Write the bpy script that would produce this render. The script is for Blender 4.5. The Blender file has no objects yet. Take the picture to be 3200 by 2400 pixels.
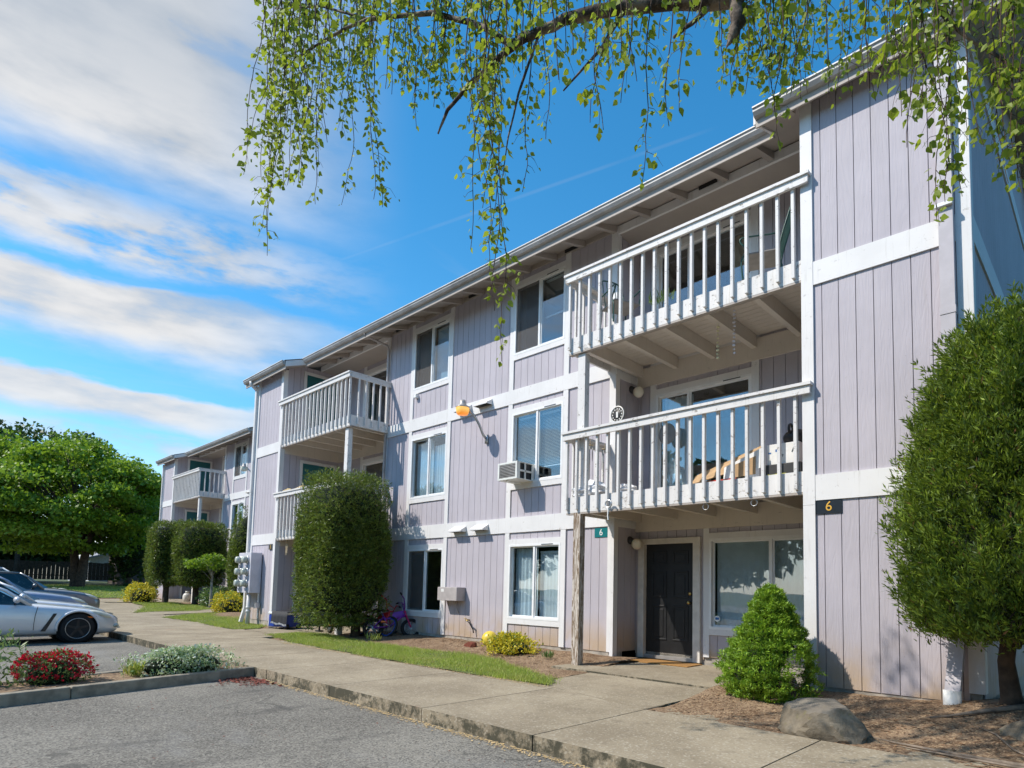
import bpy, bmesh, math, random
import numpy as np
from mathutils import Vector, Matrix

random.seed(7); RNG = np.random.default_rng(7)
rad = math.radians
SC = bpy.context.scene
COL = SC.collection

# ------------------------------------------------------------------ camera
FPX, PPX, PPY = 1924.33, 1730.5, 1698.2           # focal length and principal point for a 3200 x 2400 frame
YAW, PITCH, ROLL = -0.743, 0.0743, 0.0207
CAMLOC = Vector((0.0, -9.061, 1.170))
fw = Vector((math.sin(YAW)*math.cos(PITCH), math.cos(YAW)*math.cos(PITCH), math.sin(PITCH)))
rt = Vector((math.cos(YAW), -math.sin(YAW), 0)); upv = rt.cross(fw)
cr = rt*math.cos(ROLL) + upv*math.sin(ROLL); cu = -rt*math.sin(ROLL) + upv*math.cos(ROLL)
cam = bpy.data.cameras.new('camera'); camo = bpy.data.objects.new('camera', cam); COL.objects.link(camo)
cam.sensor_width = 36; cam.lens = FPX/3200*36
cam.shift_x = (1600-PPX)/3200; cam.shift_y = (PPY-1200)/3200
cam.clip_start = .05; cam.clip_end = 2000
m3 = Matrix((cr, cu, -fw)).transposed()
camo.matrix_world = Matrix.Translation(CAMLOC) @ m3.to_4x4()
SC.camera = camo

# ------------------------------------------------------------------ light
SUN_T = Vector((.67, 1.0, -1.29)).normalized()      # the way the light travels
SUN_EL = math.asin(-SUN_T.z); SUN_AZ = math.atan2(-SUN_T.x, -SUN_T.y)   # azimuth of the sun from +Y, clockwise
sl = bpy.data.lights.new('sun', 'SUN'); sl.energy = 5.0; sl.angle = rad(.53); sl.color = (1, .935, .835)
so = bpy.data.objects.new('sun', sl); COL.objects.link(so)
so.rotation_euler = SUN_T.to_track_quat('-Z', 'Y').to_euler(); so.location = (0, -30, 40)

W = bpy.data.worlds.new('World'); SC.world = W; W.use_nodes = True
nt = W.node_tree; nt.nodes.clear()
def wn(t, **k):
    n = nt.nodes.new(t)
    for a, b in k.items(): setattr(n, a, b)
    return n
def wl(a, b): nt.links.new(a, b)
def wmath(op, a, b=None, c=None, clamp=False):
    n = wn('ShaderNodeMath', operation=op); n.use_clamp = clamp
    for i, v in enumerate((a, b, c)):
        if v is None: continue
        if isinstance(v, (int, float)): n.inputs[i].default_value = v
        else: wl(v, n.inputs[i])
    return n.outputs[0]
def wsmooth(v, lo, hi, o0=0., o1=1.):
    n = wn('ShaderNodeMapRange', interpolation_type='SMOOTHSTEP')
    wl(v, n.inputs['Value'])
    for k, x in (('From Min', lo), ('From Max', hi), ('To Min', o0), ('To Max', o1)): n.inputs[k].default_value = x
    return n.outputs[0]
sky = wn('ShaderNodeTexSky', sky_type='NISHITA'); sky.sun_disc = False
sky.sun_elevation = SUN_EL; sky.sun_rotation = SUN_AZ; sky.air_density = 1.0; sky.dust_density = .3; sky.ozone_density = 3.0
hs = wn('ShaderNodeHueSaturation'); hs.inputs['Saturation'].default_value = 1.33; hs.inputs['Hue'].default_value = .488; hs.inputs['Value'].default_value = 1.6
wl(sky.outputs[0], hs.inputs['Color'])
hs0 = wn('ShaderNodeHueSaturation'); hs0.inputs['Saturation'].default_value = .55; hs0.inputs['Value'].default_value = 1.15; wl(sky.outputs[0], hs0.inputs['Color'])
tc = wn('ShaderNodeTexCoord'); sep = wn('ShaderNodeSeparateXYZ'); wl(tc.outputs['Generated'], sep.inputs[0])
dx, dy, dz = sep.outputs
# clouds lie on a flat layer: project the view direction on it
zz = wmath('ADD', wmath('MAXIMUM', dz, 0.0), .07)
cx_ = wmath('DIVIDE', dx, zz); cy_ = wmath('DIVIDE', dy, zz)
az = wmath('ARCTAN2', dx, dy)                                     # azimuth, 0 at +Y, negative to -X
el = wmath('ARCSINE', dz)
def wnoise(sx, sy, scale, detail, rough, off=0., dist=0.):
    cb = wn('ShaderNodeCombineXYZ'); wl(wmath('MULTIPLY', cx_, sx), cb.inputs[0]); wl(wmath('MULTIPLY', cy_, sy), cb.inputs[1]); cb.inputs[2].default_value = off
    n = wn('ShaderNodeTexNoise'); n.inputs['Scale'].default_value = scale; n.inputs['Detail'].default_value = detail
    n.inputs['Roughness'].default_value = rough; n.inputs['Distortion'].default_value = dist
    wl(cb.outputs[0], n.inputs['Vector']); return n.outputs['Fac']
n_big = wnoise(1, 1, .55, 5, .5, 3.1, .4)
n_fine = wnoise(1.2, .7, 1.6, 8, .55, 7.7, .8)
n_wisp = wnoise(2.2, .5, .8, 8, .6, 1.3, 1.2)
# cloud bank over the west, lying in long bands; it thins out to the north and to the south
bank = wmath('MULTIPLY', wsmooth(az, rad(-76), rad(-56), 1, 0), wsmooth(az, rad(-165), rad(-115), 0, 1))
n_lump = wnoise(1.0, 1.0, 2.6, 7, .55, 11.3, .5)
azs = wmath('MULTIPLY', az, 5.)
cb2 = wn('ShaderNodeCombineXYZ'); wl(azs, cb2.inputs[0]); wl(wmath('MULTIPLY', el, 16.), cb2.inputs[1])
def anoise(scale, detail, off, rough=.55):
    n = wn('ShaderNodeTexNoise'); n.inputs['Scale'].default_value = scale; n.inputs['Detail'].default_value = detail; n.inputs['Roughness'].default_value = rough
    ad = wn('ShaderNodeVectorMath', operation='ADD'); wl(cb2.outputs[0], ad.inputs[0]); ad.inputs[1].default_value = (off, off*.7, 0); wl(ad.outputs[0], n.inputs['Vector']); return n.outputs['Fac']
a_big = anoise(.55, 3, 3.3); a_mid = anoise(1.5, 6, 9.1); a_fine = anoise(4.0, 8, 5.7, .6)
elw = wmath('ADD', el, wmath('MULTIPLY', wmath('SUBTRACT', a_big, .5), .075))
elw = wmath('ADD', elw, wmath('MULTIPLY', wmath('SUBTRACT', a_mid, .5), .035))
elw = wmath('ADD', elw, wmath('MULTIPLY', wmath('SUBTRACT', a_fine, .5), .018))
def band(c, half_lo, half_hi, amp):
    a = wsmooth(elw, c-half_lo, c-half_lo*.35, 0, 1); b = wsmooth(elw, c, c+half_hi, 1, 0)
    return wmath('MULTIPLY', wmath('MULTIPLY', a, b), amp)
hole = wsmooth(wmath('ADD', wmath('MULTIPLY', a_mid, .65), wmath('MULTIPLY', a_fine, .35)), .36, .56, 0, 1)
soft = wsmooth(wmath('ADD', wmath('MULTIPLY', a_mid, .5), wmath('MULTIPLY', a_big, .5)), .30, .52, .45, 1)
bands = wmath('MULTIPLY', band(.372, .095, .014, 1.0), soft)
bands = wmath('MAXIMUM', bands, wmath('MULTIPLY', band(.442, .055, .07, .95), hole))
bands = wmath('MAXIMUM', bands, wmath('MULTIPLY', band(.252, .06, .012, .95), soft))
bands = wmath('MAXIMUM', bands, wmath('MULTIPLY', band(.190, .035, .02, .6), hole))
bands = wmath('MAXIMUM', bands, wmath('MULTIPLY', wsmooth(elw, .46, .56, 0, 1.0), wsmooth(soft, .45, .9, .62, 1.)))
dens = wmath('MULTIPLY', bands, bank)
wisp = wmath('MULTIPLY', wsmooth(n_wisp, .55, .80, 0, .28), wsmooth(az, rad(-75), rad(-25), 1, .2))
dens = wmath('MAXIMUM', dens, wisp, clamp=True)
# an old vapour trail across the blue
dt = wn('ShaderNodeVectorMath', operation='DOT_PRODUCT'); wl(tc.outputs['Generated'], dt.inputs[0]); dt.inputs[1].default_value = (-0.13877,0.60701,-0.78249)
trail = wmath('MULTIPLY', wsmooth(wmath('ABSOLUTE', dt.outputs['Value']), .0005, .0034, .075, 0), wsmooth(a_big, .42, .56, .1, 1))
trail = wmath('MULTIPLY', trail, wmath('MULTIPLY', wsmooth(az, rad(-72), rad(-66), 0, 1), wsmooth(az, rad(-32), rad(-27), 1, 0)))
dens = wmath('MAXIMUM', dens, trail, clamp=True)
shade = wsmooth(wmath('ADD', wmath('MULTIPLY', a_mid, .45), wmath('MULTIPLY', a_big, .55)), .36, .60, 0, 1.0)
shade = wmath('MULTIPLY', shade, wsmooth(el, .50, .66, 1, .35))
ccol = wn('ShaderNodeMix', data_type='RGBA'); wl(shade, ccol.inputs[0])
ccol.inputs[6].default_value = (3.25, 3.7, 4.3, 1); ccol.inputs[7].default_value = (5.9, 5.9, 5.95, 1)
hz = wn('ShaderNodeMix', data_type='RGBA'); wl(wsmooth(dz, .0, .22, 0, 1), hz.inputs[0]); wl(hs0.outputs[0], hz.inputs[6]); wl(hs.outputs[0], hz.inputs[7])
cmix = wn('ShaderNodeMix', data_type='RGBA'); wl(dens, cmix.inputs[0]); wl(hz.outputs[2], cmix.inputs[6]); wl(ccol.outputs[2], cmix.inputs[7])
bg = wn('ShaderNodeBackground'); bg.inputs['Strength'].default_value = .14
wl(cmix.outputs[2], bg.inputs['Color'])
wo = wn('ShaderNodeOutputWorld'); wl(bg.outputs[0], wo.inputs['Surface'])

SC.view_settings.view_transform = 'Standard'; SC.view_settings.look = 'None'
SC.view_settings.exposure = .05; SC.view_settings.gamma = 1.0; SC.view_settings.use_curve_mapping = False
SC.cycles.max_bounces = 8; SC.cycles.transparent_max_bounces = 16
SC.cycles.caustics_reflective = False; SC.cycles.caustics_refractive = False

# ------------------------------------------------------------------ materials
MT = {}
class NB:
    """small node builder for one material"""
    def __init__(s, name):
        s.m = bpy.data.materials.new(name); s.m.use_nodes = True; s.t = s.m.node_tree; s.t.nodes.clear()
        s.out = s.n('ShaderNodeOutputMaterial'); s.p = s.n('ShaderNodeBsdfPrincipled'); s.l(s.p.outputs[0], s.out.inputs[0])
        s.geo = s.n('ShaderNodeNewGeometry'); s.pos = s.geo.outputs['Position']; MT[name] = s.m
        s.oi = None
    def n(s, t, **k):
        x = s.t.nodes.new(t)
        for a, b in k.items(): setattr(x, a, b)
        return x
    def l(s, a, b): s.t.links.new(a, b)
    def val(s, inp, v):
        if isinstance(v, (int, float)): inp.default_value = v
        elif isinstance(v, tuple): inp.default_value = v if len(v) == 4 else (*v, 1)
        else: s.l(v, inp)
    def math(s, op, a, b=0., clamp=False):
        x = s.n('ShaderNodeMath', operation=op); x.use_clamp = clamp; s.val(x.inputs[0], a); s.val(x.inputs[1], b); return x.outputs[0]
    def ramp(s, v, lo, hi, a=0., b=1.):
        x = s.n('ShaderNodeMapRange', interpolation_type='SMOOTHSTEP'); s.val(x.inputs[0], v)
        for i, q in enumerate((lo, hi, a, b)): x.inputs[i+1].default_value = q
        return x.outputs[0]
    def mix(s, f, a, b, mode='MIX'):
        x = s.n('ShaderNodeMix', data_type='RGBA', blend_type=mode); s.val(x.inputs[0], f); s.val(x.inputs[6], a); s.val(x.inputs[7], b); return x.outputs[2]
    def scale(s, v, sc):
        x = s.n('ShaderNodeVectorMath', operation='MULTIPLY'); s.l(v, x.inputs[0]); x.inputs[1].default_value = sc; return x.outputs[0]
    def noise(s, scale, detail=4, rough=.55, vec=None, dist=0.):
        x = s.n('ShaderNodeTexNoise'); x.inputs['Scale'].default_value = scale; x.inputs['Detail'].default_value = detail
        x.inputs['Roughness'].default_value = rough; x.inputs['Distortion'].default_value = dist
        s.l(vec if vec is not None else s.pos, x.inputs['Vector']); return x.outputs['Fac']
    def voro(s, scale, vec=None, feat='F1'):
        x = s.n('ShaderNodeTexVoronoi', feature=feat); x.inputs['Scale'].default_value = scale; s.l(vec if vec is not None else s.pos, x.inputs['Vector']); return x
    def bump(s, h, strength=.3, dist=.01):
        x = s.n('ShaderNodeBump'); x.inputs['Strength'].default_value = strength; x.inputs['Distance'].default_value = dist; s.l(h, x.inputs['Height']); s.l(x.outputs[0], s.p.inputs['Normal'])
    def orand(s):
        if s.oi is None: s.oi = s.n('ShaderNodeObjectInfo')
        return s.oi.outputs['Random']
    def offpos(s, k=37.):
        """world position shifted by a per-object random amount"""
        r = s.math('MULTIPLY', s.orand(), k); c = s.n('ShaderNodeCombineXYZ')
        for i in range(3): s.l(r, c.inputs[i])
        x = s.n('ShaderNodeVectorMath', operation='ADD'); s.l(s.pos, x.inputs[0]); s.l(c.outputs[0], x.inputs[1]); return x.outputs[0]
    def sep(s, v):
        x = s.n('ShaderNodeSeparateXYZ'); s.l(v, x.inputs[0]); return x.outputs
    def set(s, col=None, rough=None, metal=None, **k):
        if col is not None: s.val(s.p.inputs['Base Color'], col)
        if rough is not None: s.val(s.p.inputs['Roughness'], rough)
        if metal is not None: s.val(s.p.inputs['Metallic'], metal)
        for a, b in k.items(): s.val(s.p.inputs[a.replace('_', ' ')], b)
        return s

def plain(name, col, rough=.6, metal=0., var=.12, vs=6., bump=0., bs=60., spec=None):
    b = NB(name); f = b.noise(vs, 5)
    c = b.mix(b.ramp(f, .3, .7), tuple(x*(1-var) for x in col), tuple(min(1, x*(1+var)) for x in col))
    b.set(c, rough, metal)
    if spec is not None: b.set(Specular_IOR_Level=spec)
    if bump: b.bump(b.noise(bs, 4), bump, .004)
    return b.m

def siding(name, col):
    b = NB(name)
    v = b.offpos()
    vs = b.scale(v, (9, 9, .9))
    g = b.noise(1.0, 3, .5, vs, .6)
    rings = b.math('SINE', b.math('MULTIPLY', g, 46.))
    fine = b.noise(1.0, 3, .6, b.scale(v, (30, 30, 120)))
    h = b.math('ADD', b.math('MULTIPLY', rings, .5), b.math('MULTIPLY', fine, .9))
    b.bump(h, .55, .0022)
    f = b.noise(1.3, 5); c = b.mix(b.ramp(f, .3, .7), tuple(x*.93 for x in col), tuple(x*1.05 for x in col))
    c = b.mix(b.math('MULTIPLY', b.orand(), .35), c, tuple(x*.88 for x in col))
    z = b.sep(b.pos)[2]
    dirt = b.math('MULTIPLY', b.ramp(z, .85, .05), b.ramp(b.noise(1.6, 6), .30, .60))
    c = b.mix(b.math('MULTIPLY', dirt, .75), c, (.44, .30, .15))
    c = b.mix(b.ramp(b.noise(26, 3), .70, .78, 0, .5), c, (.30, .27, .25))
    st2 = b.noise(1., 6, .65, b.scale(b.pos, (7, 7, .5)))
    c = b.mix(b.ramp(st2, .54, .74, 0, .30), c, (.33, .29, .27)); c = b.mix(b.ramp(b.noise(.6, 4), .52, .7, 0, .25), c, (.52, .48, .51))
    nail = b.voro(7.5, b.scale(b.pos, (1.3, 1.3, .55))).outputs['Distance']; c = b.mix(b.ramp(nail, .035, .02, 0, .55), c, (.20, .17, .16))
    b.set(c, .72); return b.m
siding('siding_paint', (.468, .432, .476))
plain('siding_dark', (.15, .135, .145), .9)

def trim(name, col, wear=.5):
    b = NB(name); v = b.offpos()
    st = b.noise(1., 6, .65, b.scale(v, (10, 10, 10)), .5)
    sx = b.noise(1., 5, .7, b.scale(v, (5, 60, 60)))
    c = b.mix(b.ramp(b.noise(2., 5), .3, .7), tuple(x*.93 for x in col), col)
    w = b.math('MULTIPLY', b.ramp(st, .66-.10*wear, .72-.08*wear), b.ramp(sx, .45, .6))
    drip = b.noise(1., 5, .7, b.scale(v, (24, 24, 1.4)))
    c = b.mix(b.math('MULTIPLY', w, wear), c, (.23, .20, .17))
    c = b.mix(b.ramp(b.noise(45, 2), .72, .80, 0, wear*.8), c, (.16, .14, .12))
    c = b.mix(b.ramp(drip, .56, .74, 0, .22+.3*wear), c, (.36, .33, .28))
    b.set(c, .62); b.bump(b.math('ADD', b.math('MULTIPLY', w, -1.), b.math('MULTIPLY', b.noise(60, 3), .4)), .4, .003); return b.m
trim('trim_paint', (.74, .725, .72), .45)
trim('rail_paint', (.72, .70, .685), 1.0)
trim('soffit_shade_paint', (.40, .35, .31), .3)  # dirty beige, darkened further so the colour carries the shade under the eaves
trim('deck_bounce_paint', (.66, .595, .52), .5)  # lighter and warmer: light bounced up from the ground is put into the colour
b = NB('weathered_post'); v = b.offpos(); g = b.noise(1., 5, .6, b.scale(v, (22, 22, 2.2)), 1.)
b.set(b.mix(b.ramp(b.math('SINE', b.math('MULTIPLY', g, 30.)), -.4, .8), (.20, .14, .09), (.56, .50, .44)), .85); b.bump(g, .4, .004)

plain('vinyl', (.80, .80, .80), .4, var=.04)
plain('gutter', (.38, .365, .355), .45, var=.18, vs=3)
plain('gutter_light', (.64, .63, .62), .45, var=.1, vs=3)
plain('shingle', (.09, .085, .09), .95, var=.3, vs=20, bump=.5)
plain('dark_metal', (.03, .03, .032), .5)
plain('dark_void', (.012, .012, .012), .9)
plain('room', (.16, .145, .13), .9)
plain('teal_door', (.018, .13, .145), .45, var=.08)
plain('grey_door', (.17, .195, .25), .5, var=.1)
plain('black_door', (.007, .007, .008), .5, var=.4, vs=9, bump=.1)
plain('door_frame', (.66, .62, .56), .55, var=.1)
plain('curtain_white', (.78, .80, .82), .8, var=.06)
plain('curtain_tan', (.46, .34, .23), .85, var=.12)
plain('curtain_blue', (.42, .58, .72), .8, var=.06)
plain('blind', (.66, .62, .56), .6, var=.05)
plain('galvanised', (.50, .51, .52), .38, .7, var=.1)
plain('meter_grey', (.56, .55, .60), .5, var=.06)
plain('meter_glass', (.42, .46, .42), .15, var=.1)
plain('box_grey', (.42, .38, .37), .55, var=.1)
plain('white_plastic', (.80, .80, .78), .4, var=.05)
plain('ac_case', (.74, .74, .70), .45, var=.06)
plain('black_plastic', (.015, .015, .016), .4)
plain('black_rubber', (.012, .012, .013), .85)
plain('spout_paint', (.46, .43, .46), .5, var=.06)
plain('brown_cardboard', (.46, .30, .16), .8, var=.12)
plain('white_cardboard', (.74, .73, .71), .7, var=.05)
plain('print_blue', (.02, .12, .35), .6); plain('print_dark', (.02, .03, .035), .6); plain('print_red', (.55, .03, .02), .6)
plain('print_yellow', (.65, .62, .05), .6)
plain('green_sign', (.004, .16, .17), .35, var=.05); plain('black_sign', (.016, .02, .026), .3); plain('gold', (.75, .42, .06), .35)
plain('brass', (.6, .42, .15), .3, 1.)
plain('green_frame', (.02, .075, .065), .4)
plain('cushion', (.25, .24, .23), .8)
plain('cooler_blue', (.012, .05, .32), .4); plain('tarp', (.018, .019, .024), .75, bump=.2, bs=14); plain('tarp_stripe', (.30, .31, .33), .7)
plain('pink_paint', (.48, .015, .10), .3); plain('purple_paint', (.16, .02, .28), .3); plain('bike_red', (.50, .02, .03), .35); plain('bike_blue', (.02, .10, .50), .35)
plain('doormat', (.33, .17, .05), .95, var=.25, vs=40, bump=.5)
plain('yellow_ball', (.70, .52, .06), .35, var=.05)
plain('lava_rock', (.14, .035, .018), .95, var=.4, vs=14, bump=.8, bs=30)
plain('orange_part', (.75, .18, .02), .4)
plain('shell_a', (.70, .66, .42), .5, var=.15, vs=30); plain('shell_b', (.66, .66, .74), .4, var=.15, vs=30)
plain('tank_white', (.68, .66, .62), .4, var=.12)
plain('rope', (.55, .45, .30), .9)
plain('straw', (.55, .42, .22), .9, var=.3, vs=30)
plain('plastic_bag', (.68, .69, .72), .35, var=.1, vs=20, bump=.6, bs=16)
plain('red_lens', (.5, .05, .01), .2); plain('amber_lens', (.62, .12, .01), .2)
plain('lamp_hood', (.40, .38, .36), .45, .3)
# glass that mirrors the sky at a slant and lets one look in
def glass(name, ior, tint, gl=1.):
    b = NB(name); b.t.nodes.remove(b.p)
    lw = b.n('ShaderNodeLayerWeight'); lw.inputs['Blend'].default_value = .5
    fr = b.math('ADD', ior, b.math('MULTIPLY', b.math('POWER', lw.outputs['Facing'], 5.), 1-ior), True)
    g = b.n('ShaderNodeBsdfGlossy'); g.inputs['Roughness'].default_value = .015; g.inputs['Color'].default_value = (gl, gl, gl, 1)
    w = b.noise(1.1, 2); bp = b.n('ShaderNodeBump'); bp.inputs['Strength'].default_value = .03; bp.inputs['Distance'].default_value = .05; b.l(w, bp.inputs['Height']); b.l(bp.outputs[0], g.inputs['Normal'])
    t = b.n('ShaderNodeBsdfTransparent'); t.inputs[0].default_value = (*tint, 1)
    mx = b.n('ShaderNodeMixShader'); b.l(fr, mx.inputs[0]); b.l(t.outputs[0], mx.inputs[1]); b.l(g.outputs[0], mx.inputs[2]); b.l(mx.outputs[0], b.out.inputs[0])
    return b.m
glass('window_glass', .12, (.86, .92, .94))
glass('car_glass', .08, (.10, .14, .16))
b = NB('screen_mesh'); b.set((.11, .10, .095), .8)
t = b.n('ShaderNodeBsdfTransparent'); mx = b.n('ShaderNodeMixShader'); mx.inputs[0].default_value = .45; b.l(t.outputs[0], mx.inputs[1]); b.l(b.p.outputs[0], mx.inputs[2]); b.l(mx.outputs[0], b.out.inputs[0])
b = NB('globe_glass'); b.set((.78, .74, .62), .25, Subsurface_Weight=.2)
b = NB('lit_lens'); b.set((.80, .30, .05), .3)
g = b.noise(9, 2); b.set(Emission_Color=b.mix(b.ramp(b.sep(b.pos)[2], 4.98, 5.10), (.9, .26, .02), (1, .62, .18)), Emission_Strength=.75)

# ground
b = NB('asphalt'); f = b.noise(120, 3); st = b.voro(75).outputs['Color']; ssx = b.sep(st)[0]
big = b.ramp(b.noise(.55, 5, .6), .35, .68)
c = b.mix(big, (.125, .115, .098), (.215, .200, .170))
c = b.mix(b.ramp(ssx, .45, .95, 0, .6), c, (.36, .335, .285)); c = b.mix(b.ramp(ssx, .30, .0, 0, .75), c, (.045, .042, .038))
c = b.mix(b.ramp(b.noise(.9, 6, .6, b.scale(b.pos, (.5, 1.6, 1))), .52, .75, 0, .5), c, (.25, .245, .235))
c = b.mix(b.ramp(b.noise(.8, 5, .6, b.scale(b.pos, (1.7, .6, 1))), .60, .70, 0, .55), c, (.075, .07, .064))
c = b.mix(b.ramp(b.noise(2.3, 3), .70, .74, 0, .5), c, (.05, .047, .043))
wp = b.noise(3., 4); wpc = b.n('ShaderNodeCombineXYZ'); b.l(b.math('MULTIPLY', wp, .5), wpc.inputs[0]); b.l(b.math('MULTIPLY', wp, -.4), wpc.inputs[1]); wpa = b.n('ShaderNodeVectorMath', operation='ADD'); b.l(b.pos, wpa.inputs[0]); b.l(wpc.outputs[0], wpa.inputs[1])
cr_ = b.voro(.55, wpa.outputs[0], 'DISTANCE_TO_EDGE').outputs['Distance']
c = b.mix(b.math('MULTIPLY', b.ramp(cr_, .006, .001, 0, .6), b.ramp(b.noise(.35, 3), .50, .58)), c, (.03, .03, .03))
b.set(c, .92); b.bump(b.math('ADD', ssx, b.math('MULTIPLY', f, .7)), .75, .006)
b = NB('concrete'); v = b.offpos(13); st = b.sep(b.voro(60).outputs['Color'])[1]
c = b.mix(b.ramp(b.noise(1.1, 6, .6, v), .3, .72), (.235, .190, .128), (.350, .292, .205))
c = b.mix(b.ramp(st, .78, .98, 0, .45), c, (.52, .47, .38)); c = b.mix(b.ramp(st, .14, .02, 0, .4), c, (.15, .12, .085)); c = b.mix(b.ramp(b.noise(7, 5), .55, .75, 0, .5), c, (.17, .135, .095))
c = b.mix(b.ramp(b.noise(1.6, 4, .6, b.scale(v, (1, 1, 1))), .70, .78, 0, .22), c, (.42, .10, .05))
nz = b.sep(b.geo.outputs['Normal'])[2]
moss = b.math('MULTIPLY', b.ramp(nz, .8, .4), b.ramp(b.noise(5, 6, .7), .42, .58))
c = b.mix(moss, c, (.06, .055, .035))
b.set(c, .88); b.bump(b.math('ADD', st, b.math('MULTIPLY', b.noise(60, 4), 1.2)), .5, .004)
plain('kerb_concrete', (.27, .235, .18), .9, var=.28, vs=7, bump=.5, bs=90)
plain('foundation', (.36, .32, .27), .9, var=.3, vs=5, bump=.5, bs=40)
b = NB('soil'); st = b.sep(b.voro(60).outputs['Color'])
c = b.mix(b.ramp(b.noise(2.2, 6, .6), .3, .7), (.15, .088, .046), (.29, .195, .12))
c = b.mix(b.ramp(st[0], .62, .9, 0, .8), c, (.42, .30, .18)); c = b.mix(b.ramp(st[1], .78, .95, 0, .7), c, (.09, .045, .022))
b.set(c, .95); b.bump(b.math('ADD', st[2], b.noise(30, 5)), .9, .012)
plain('lawn_soil', (.10, .12, .03), .95, var=.4, vs=9, bump=.6, bs=50)
plain('far_ground', (.055, .075, .022), .95, var=.35, vs=.4, bump=.4, bs=4)
plain('mulch_chip', (.24, .14, .075), .9, var=.4, vs=15)
plain('red_chip', (.17, .045, .03), .9, var=.4, vs=15)
plain('chaff', (.50, .36, .18), .9, var=.3, vs=25)
b = NB('boulder_stone'); c = b.mix(b.ramp(b.noise(4, 6, .6), .35, .68), (.115, .092, .062), (.22, .185, .135)); c = b.mix(b.ramp(b.noise(9, 5), .6, .72, 0, .7), c, (.16, .15, .06))
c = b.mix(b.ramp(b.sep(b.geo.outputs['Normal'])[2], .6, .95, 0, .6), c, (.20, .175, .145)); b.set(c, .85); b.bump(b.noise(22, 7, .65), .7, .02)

# plants: colour varies from leaf to leaf
def leafm(name, c1, c2, trans=.45, rough=.5, c3=None, p3=.04, patch=None, tone=0.):
    b = NB(name); r = b.geo.outputs['Random Per Island']
    c = b.mix(r, c1, c2)
    if c3: c = b.mix(b.ramp(b.math('FRACT', b.math('MULTIPLY', r, 13.7)), 1-p3, 1-p3+.02), c, c3)
    if tone: c = b.mix(b.ramp(b.noise(9., 3, .6), .42, .60, tone, 0), c, tuple(x*.45 for x in c1))
    if patch: c = b.mix(b.ramp(b.noise(1.7, 5, .65), .50, .68, 0, .75), c, patch)
    b.set(c, rough); t = b.n('ShaderNodeBsdfTranslucent'); b.l(b.mix(.5, c, tuple(min(1, x*1.25) for x in c2)), t.inputs[0])
    mx = b.n('ShaderNodeMixShader'); mx.inputs[0].default_value = trans; b.l(b.p.outputs[0], mx.inputs[1]); b.l(t.outputs[0], mx.inputs[2]); b.l(mx.outputs[0], b.out.inputs[0]); return b.m
leafm('birch_leaf', (.085, .15, .010), (.34, .42, .035), .5, .55)
leafm('arbor_leaf', (.022, .070, .008), (.30, .41, .035), .3, .6, (.24, .10, .045), .03, tone=.55)
leafm('hedge_leaf', (.022, .060, .010), (.28, .37, .055), .26, .5, (.18, .08, .035), .04, tone=.55)
leafm('spruce_leaf', (.09, .21, .012), (.38, .56, .045), .3, .55, tone=.4)
leafm('maple_leaf', (.06, .14, .010), (.27, .41, .030), .4, .5)
leafm('dark_leaf', (.020, .050, .010), (.06, .12, .018), .3, .55)
leafm('conifer_leaf', (.012, .03, .012), (.035, .06, .02), .1, .6)
leafm('yellow_leaf', (.42, .36, .02), (.78, .66, .05), .3, .5, (.16, .26, .03), .3)
leafm('variegated_leaf', (.14, .26, .06), (.50, .60, .34), .3, .45, (.70, .74, .62), .35)
leafm('shrub_leaf', (.06, .13, .03), (.20, .30, .09), .3, .45)
leafm('red_flower', (.45, .004, .018), (.70, .012, .05), .3, .5)
leafm('grass_blade', (.13, .22, .020), (.46, .55, .09), .35, .55, (.48, .44, .17), .16, (.42, .38, .13))
b = NB('birch_bark'); f = b.noise(6, 6, .65); c = b.mix(b.ramp(f, .42, .6), (.035, .024, .017), (.22, .17, .13)); b.set(c, .85); b.bump(b.noise(40, 5), .6, .01)
plain('bark', (.075, .052, .036), .95, var=.4, vs=8, bump=.8, bs=24)
plain('twig', (.060, .035, .022), .9)
plain('grey_bark', (.30, .28, .25), .9, var=.35, vs=10, bump=.5)
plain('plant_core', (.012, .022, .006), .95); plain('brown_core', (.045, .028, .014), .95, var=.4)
# cars
def paint(name, col, metal=.5, rough=.28):
    b = NB(name); b.set(col, rough, metal, Coat_Weight=.8, Coat_Roughness=.04); return b.m
paint('paint_silver', (.70, .71, .74), .25, .32); paint('paint_silver_b', (.66, .69, .74), .25, .32); paint('paint_bluegrey', (.24, .30, .42), .3, .3); paint('paint_graphite', (.17, .18, .20), .6, .28); paint('paint_white', (.78, .79, .80), .0, .3)
plain('alloy_dark', (.03, .03, .033), .35, .6); plain('rim_edge', (.45, .45, .46), .3, .9); plain('headlamp', (.62, .62, .52), .12)
plain('fence_wood', (.085, .055, .036), .95, var=.35, vs=6); plain('house_siding', (.55, .56, .58), .7); plain('house_roof', (.30, .30, .32), .9); plain('brown_siding', (.075, .058, .048), .9)


plain('root_bark', (.19, .15, .115), .95, var=.35, vs=12, bump=.5)
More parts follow.
